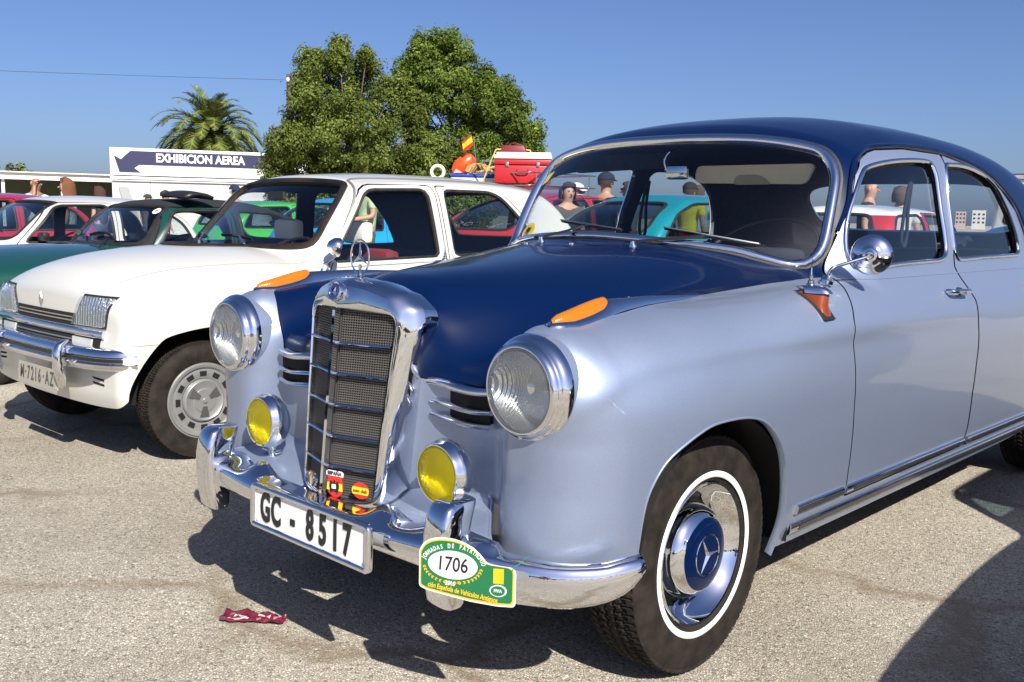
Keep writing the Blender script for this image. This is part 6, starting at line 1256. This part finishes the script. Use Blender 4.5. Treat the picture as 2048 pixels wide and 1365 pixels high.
lf1=leafmat('olive_leaves',(.05,.078,.016),(.115,.15,.032),(.21,.24,.07)); lf2=leafmat('bright_leaves',(.05,.088,.017),(.10,.148,.028),(.19,.235,.055)); lf3=leafmat('palm_leaves',(.045,.075,.02),(.10,.145,.035),(.28,.26,.07))
bark=mat('bark',(.09,.065,.045),.9); noisy(bark,(.05,.035,.022),(.15,.11,.08),12,.8,.95,.6,30)
def quads_obj(name,C4,m,parent):
    """C4: (n,4,3) quads"""
    n=len(C4); me=bpy.data.meshes.new(name); me.vertices.add(n*4); me.vertices.foreach_set('co',C4.reshape(-1).astype(np.float32)); me.loops.add(n*4); me.loops.foreach_set('vertex_index',np.arange(n*4,dtype=np.int32)); me.polygons.add(n); me.polygons.foreach_set('loop_start',np.arange(0,n*4,4,dtype=np.int32)); me.update(calc_edges=True); me.materials.append(m); o=bpy.data.objects.new(name,me); COL.objects.link(o); o.parent=parent; return o
def leaves(lobes,n,size,rg,up=.3,cr_=.21,nc=None):
    L_=np.array(lobes); nc=nc or max(int(n/125),20); vol=(L_[:,3]*L_[:,4])**.78
    k=rg.choice(len(L_),nc,p=vol/vol.sum()); d=rg.normal(size=(nc,3)); d/=np.linalg.norm(d,axis=1)[:,None]; rad=np.where(rg.random(nc)<.72,.82+.30*rg.random(nc),rg.random(nc)**.5*.8)
    Cc=L_[k,:3]+d*rad[:,None]*L_[k,3:6]; cs=cr_*(.55+.9*rg.random(nc)); el=np.stack([1+.4*rg.random(nc),1+.4*rg.random(nc),.7+.9*rg.random(nc)],1)
    w_=cs**2; q=rg.choice(nc,n,p=w_/w_.sum()); e=rg.normal(size=(n,3)); e/=np.linalg.norm(e,axis=1)[:,None]; P=Cc[q]+e*(rg.random(n)**.45*cs[q])[:,None]*el[q]
    stray=rg.random(n)<.02; P[stray]+=rg.normal(size=(stray.sum(),3))*cr_*.5
    nn=e*.8+d[q]*.6+rg.normal(size=(n,3))*.6+np.array([0,0,up]); nn/=np.linalg.norm(nn,axis=1)[:,None]; a=np.cross(nn,rg.normal(size=(n,3))); a/=np.linalg.norm(a,axis=1)[:,None]; b=np.cross(nn,a); s=size*(.55+.9*rg.random(n))[:,None]
    return np.stack([P-a*s,P+b*s*.45,P+a*s,P-b*s*.45],1)
def tree(label,loc,lobes,n,size,m,trunkh,seed,trunkr=.22,axisx=None):
    rg=np.random.default_rng(seed); T=empty('tree',loc,0,label,'tree','trees beyond the parked cars'); u_=np.array(axisx); v_=np.array([-u_[1],u_[0],0.0])
    Lw=[]
    for a,z,r_ in lobes:
        dep=rg.uniform(-.5,.5)*1.8*min(1,r_/.6); p=u_*a+v_*dep; Lw.append((p[0],p[1],z-.40,r_*.90,r_*.90,r_*.94))
    quads_obj('crown',leaves(Lw,n,size,rg),m,T)['kind']='stuff'
    mb=MB(); mb.tube([(0,0,0),(.05,0,trunkh*.5),(0,.05,trunkh)],[trunkr,trunkr*.8,trunkr*.6],10); 
    for l_ in Lw[::2]: mb.tube([(0,0,trunkh*.8),(l_[0]*.5,l_[1]*.5,(trunkh+l_[2])/2),(l_[0],l_[1],l_[2])],[trunkr*.3,trunkr*.12,.015],6,cap=False)
    mb.build('trunk',bark,T); return T
# lobes (across, height, radius) in metres
def lb(L_,cx,hor,s): return [((x-cx)/s,1.18+(hor-y)/s,r_/s) for x,y,r_ in L_]
A=[(560,335,20),(580,290,20),(640,130,34),(628,190,30),(690,112,24),(740,130,34),(742,98,13),(690,88,9),(700,180,58),(780,175,36),(800,150,18),(835,195,30),(640,240,58),(598,270,44),(720,260,78),(800,260,66),(850,235,34),(578,310,30),(640,320,50),(720,330,50),(800,330,50),(860,300,46),(600,380,45),(680,390,50),(760,390,50),(840,390,50)]
B=[(1108,245,20),(1100,285,28),(905,98,34),(955,100,38),(880,135,34),(940,160,60),(1010,145,30),(1045,190,38),(860,150,18),(985,215,52),(1080,222,30),(1062,270,44),(1000,300,50),(1088,290,30),(930,285,50),(900,330,50),(1050,330,50),(970,345,50),(1000,390,50),(900,390,50)]
ax1=(math.cos(R(53.5)),math.sin(R(53.5)),0); ax2=(math.cos(R(44)),math.sin(R(44)),0)
tree('dense olive green tree with pointed tops left of the brighter green tree',(-23.55,17.05,0),lb(A,710,424,60.7),170000,.050,lf1,2.4,11,.25,ax1)
tree('tall bright green tree with open dark centre right of the olive tree',(-21.9,20.6,0),lb(B,980,430,59.0),145000,.052,lf2,2.6,12,.22,ax2)
# bush behind the canopy
BS=empty('bush',(-49.8,15.9,0),0,'grey green bush showing above the white canopy at the far left','bush'); rg=np.random.default_rng(5)
quads_obj('crown',leaves([(0,0,2.2,1.0,1.3,1.2),(.2,-1.3,2.0,.8,.9,.9),(0,1.2,1.9,.8,.8,.9),(0,0,1,1,1.5,1)],9000,.10,rg),leafmat('grey_green_leaves',(.10,.13,.07),(.16,.20,.12),(.25,.29,.18)),BS)['kind']='stuff'
mb=MB(); mb.tube([(0,0,0),(0,0,1.6)],.1,8); mb.build('trunk',bark,BS)
# palm
PA=empty('palm_tree',(-50.3,27.1,0),0,'palm tree with spreading fronds rising behind the white sign wall','palm tree'); rg=np.random.default_rng(9); PA.scale=(1.15,1.15,1.0)
mb=MB(); mb.tube([(0,0,0),(.1,0,2.5),(0,0,5.2)],[.38,.33,.42],12); mb.build('trunk',bark,PA)
for k in range(88):
    az_=k*2.39996; el_=R(82-105*(k/88.0)**.9+rg.normal()*4); Ln=3.4*(.85+.25*rg.random()); pts_=[]; p=np.array([0,0,5.35]); d=np.array([math.cos(az_)*math.cos(el_),math.sin(az_)*math.cos(el_),math.sin(el_)])
    for i in range(13):
        pts_.append(p.copy()); p=p+d*Ln/12; d=d+np.array([0,0,-.10-.02*i*(1 if el_>0 else .3)]); d/=np.linalg.norm(d)
    pts_=np.array(pts_); Q=[]
    sd=np.cross(pts_[6]-pts_[0],[0,0,1]); sd/=np.linalg.norm(sd)+1e-9
    for i in np.linspace(.8,11.9,48):
        j=int(i); f_=i-j; b=pts_[j]*(1-f_)+pts_[min(j+1,12)]*f_; t=pts_[min(j+1,12)]-pts_[j]; t/=np.linalg.norm(t); l_=.52*math.sin(pi*min(1,(i+.8)/12.6))**.7+.08
        for s in (1,-1):
            dr=sd*s*.72+t*.75+np.array([0,0,.28-.25*rg.random()]); dr/=np.linalg.norm(dr); tip=b+dr*l_+np.array([0,0,-.10*l_]); w_=t*.040; Q.append([b-w_,b+w_,tip+w_*.3,tip-w_*.3])
    fo=part_empty('frond',PA); quads_obj('leaflets',np.array(Q),lf3,fo)['kind']='stuff'; mb=MB(); mb.tube(pts_,np.linspace(.035,.008,13),5); mb.build('frond_stem',MATS.get('frond_stem_green') or mat('frond_stem_green',(.16,.17,.05),.7),fo)
# sign building: local x runs along the facade
wallm=mat('white_render',(.74,.74,.72),.8); noisy(wallm,(.66,.66,.65),(.78,.78,.76),.8,.75,.9,.1,30); greyw=mat('grey_wall_panel',(.50,.50,.50),.8); noisy(greyw,(.42,.42,.43),(.56,.56,.55),1.2,.75,.9,.1,20)
signb=mat('sign_navy',(.014,.017,.065),.5)
p0=Vector((-34.46,14.17,0)); ang=math.atan2(.53,.85) # facade faces the viewer
fx=Vector((-31.52+34.46,19.61-14.17,0)).normalized(); SB=empty('exhibition_building',p0,math.atan2(fx.y,fx.x),'white building with navy arrow sign reading EXHIBICION AEREA','building')
def bb(name,c,d,m,bev=0): 
    mb=MB(); mb.box(c,d,bev=bev); return mb.build(name,m,SB,smooth=False)
bb('wall',(4.5,2.5,1.12),(9.0,5.0,2.24),greyw); bb('roof_fascia',(4.5,2.45,2.90),(9.1,5.1,1.02),wallm,.03); bb('ledge',(4.5,-.06,2.30),(9.1,.12,.10),wallm); bb('ledge',(4.5,-.05,2.20),(9.06,.06,.05),greyw)
for x in (1.35,4.35): bb('panel_joint',(x,-.004,1.1),(.02,.012,2.15),MATS['seam_shadow'])
mb=MB(); V,F_=flat([(.28,1.95),(.62,1.95),(1.05,.55),(1.05,.0),(.75,.0)],0,.05); mb.add(place(V,(-.05,-.03,0),(1,0,0),(0,0,1),(0,-1,0)),F_); mb.build('leaning_board',mat('grey_board',(.3,.3,.3),.8),SB,smooth=False)
for s_ in ((.20,.30,5.98,'sign_board'),): pass
# arrow banner: along top, turning down-left
ar=[(.95,3.25),(5.90,3.25),(5.90,2.78),(1.05,2.78),(1.16,2.55),(1.0,2.62),(1.2,2.44),(.30,2.44),(.19,3.08),(.42,2.92)]
ar=[(.68,3.30),(5.88,3.30),(5.88,2.80),(.98,2.80),(.80,2.67),(1.02,2.51),(.28,2.51),(.10,3.12),(.34,2.98)]
mb=MB(); V,F_=flat(ar[::-1],0,.025); mb.add(place(V,(0,-.105,0),(1,0,0),(0,0,1),(0,-1,0)),[f[::-1] for f in F_]); mb.build('arrow_sign',signb,SB,fixn=True,smooth=False)
V,F_=text_mesh('EXHIBICION AEREA',.44,1.0,.012,.004); wT=V[:,0].max()-V[:,0].min(); V[:,0]*=3.25/wT; V[:,0]+=3.20; V[:,1]+=3.05; mb=MB(); mb.add(place(V,(0,-.14,0),(1,0,0),(0,0,1),(0,-1,0)),F_); mb.build('sign_lettering',white,SB,smooth=False)
mb=MB(); mb.lathe([(.36,0),(.385,.0),(.385,.03),(.36,.03)],(6.75,-.11,2.93),(0,-1,0),36); ob=mb.build('round_emblem',signb,SB,fixn=True)
for pts_ in ([(-.28,.05),(-.1,.25),(.05,.2),(0,0),(-.1,-.05),(-.05,-.25),(-.2,-.2)],[(.08,.28),(.26,.1),(.28,-.1),(.12,-.02),(.1,.1)],[(.05,-.1),(.2,-.2),(.05,-.3)]):
    V,F_=flat(pts_,0,.02); mb=MB(); mb.add(place(V,(6.75,-.12,2.93),(1,0,0),(0,0,1),(0,-1,0)),F_); mb.build('emblem_shape',signb,ob,smooth=False)
# low canopy left of it
q0=Vector((-42.5,5.6,0)); q1=Vector((-39.05,16.18,0)); fx=(q1-q0).normalized(); CN=empty('canopy_building',q0,math.atan2(fx.y,fx.x),'long low canopy with white fascia left of the sign building','building')
Lc=(q1-q0).length+.8
def cb(name,c,d,m): mb=MB(); mb.box(c,d); return mb.build(name,m,CN,smooth=False)
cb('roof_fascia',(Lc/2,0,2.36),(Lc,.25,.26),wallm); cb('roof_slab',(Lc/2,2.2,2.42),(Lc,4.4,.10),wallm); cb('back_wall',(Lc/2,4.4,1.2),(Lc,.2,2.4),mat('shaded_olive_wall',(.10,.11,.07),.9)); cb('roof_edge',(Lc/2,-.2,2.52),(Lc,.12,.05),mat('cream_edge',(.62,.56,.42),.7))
for x in np.linspace(.5,Lc-.5,6): cb('post',(x,.1,1.15),(.12,.12,2.3),wallm)
# utility pole with its wire
PO=empty('utility_pole',(-27.98,17.72,0),0,'weathered wooden utility pole standing beside the left edge of the olive tree','pole')
mb=MB(); mb.tube([(0,0,0),(0,0,5.95)],[.11,.085],10); mb.build('pole_shaft',bark,PO); mb=MB(); mb.lathe([(0,.08),(.05,.06),(.06,0),(.04,-.06),(0,-.07)],(.05,-.08,5.75),(0,0,1),12); mb.build('insulator',whc,PO,fixn=True); mb=MB(); mb.lathe([(0,.10),(.06,.07),(.09,0),(.05,-.09),(0,-.1)],(.16,.20,5.88),(0,0,1),12); mb.build('lamp_globe',whc,PO,fixn=True); mb=MB(); mb.tube([(0,0,5.82),(.16,.20,5.82)],.012,6); mb.build('lamp_bracket',satin,PO)
a=Vector((-27.98,17.72,5.75)); b=Vector((-42.0,-9.0,5.3)); mb=MB(); mb.tube([tuple(a.lerp(b,t)-Vector((0,0,.55*4*t*(1-t)*.3))) for t in np.linspace(0,1,24)],.007,5); tag(mb.build('overhead_wire',black),'thin sagging overhead wire running left from the wooden pole','wire')
# far apartment blocks
for i,(x,y,w_,h_,lb_) in enumerate(((-96.5,281,2.6,3.6,'far hazy apartment block, left one of the pair on the skyline'),(-92.2,282.5,3.4,4.0,'far hazy apartment block, right one of the pair on the skyline'))):
    Ab=empty('apartment_block',(x,y,0),R(18),lb_,'building'); mb=MB(); mb.box((0,0,h_/2+.6),(w_,3,h_+1.2)); mb.build('wall',mat('pale_brick_%s'%('ab'[i]),(.42,.32,.27) if i==0 else (.55,.52,.48),.9),Ab,smooth=False)
    for r_ in range(3):
        for c__ in range(3): mb=MB(); mb.box((-w_/3+c__*w_/3,-1.52,1.9+r_*1.1),(w_*.16,.06,.5)); mb.build('window',blk,Ab,smooth=False)
# distant tree line all round the horizon behind the viewpoint (seen in the chrome)
rg=np.random.default_rng(21); TL=[]
for k in range(70):
    a=R(-100-160*k/70.0); D=75+20*rg.random(); TL.append((math.sin(-a)*D*-1,math.cos(a)*D,1.5,5,5,2.5+2.5*rg.random()))
o=quads_obj('far_treeline',leaves(TL,26000,.9,rg),lf1,None); tag(o,'distant line of trees beyond the field behind the viewpoint','trees',kind='stuff')

bpy.data.scenes.remove(TMP)
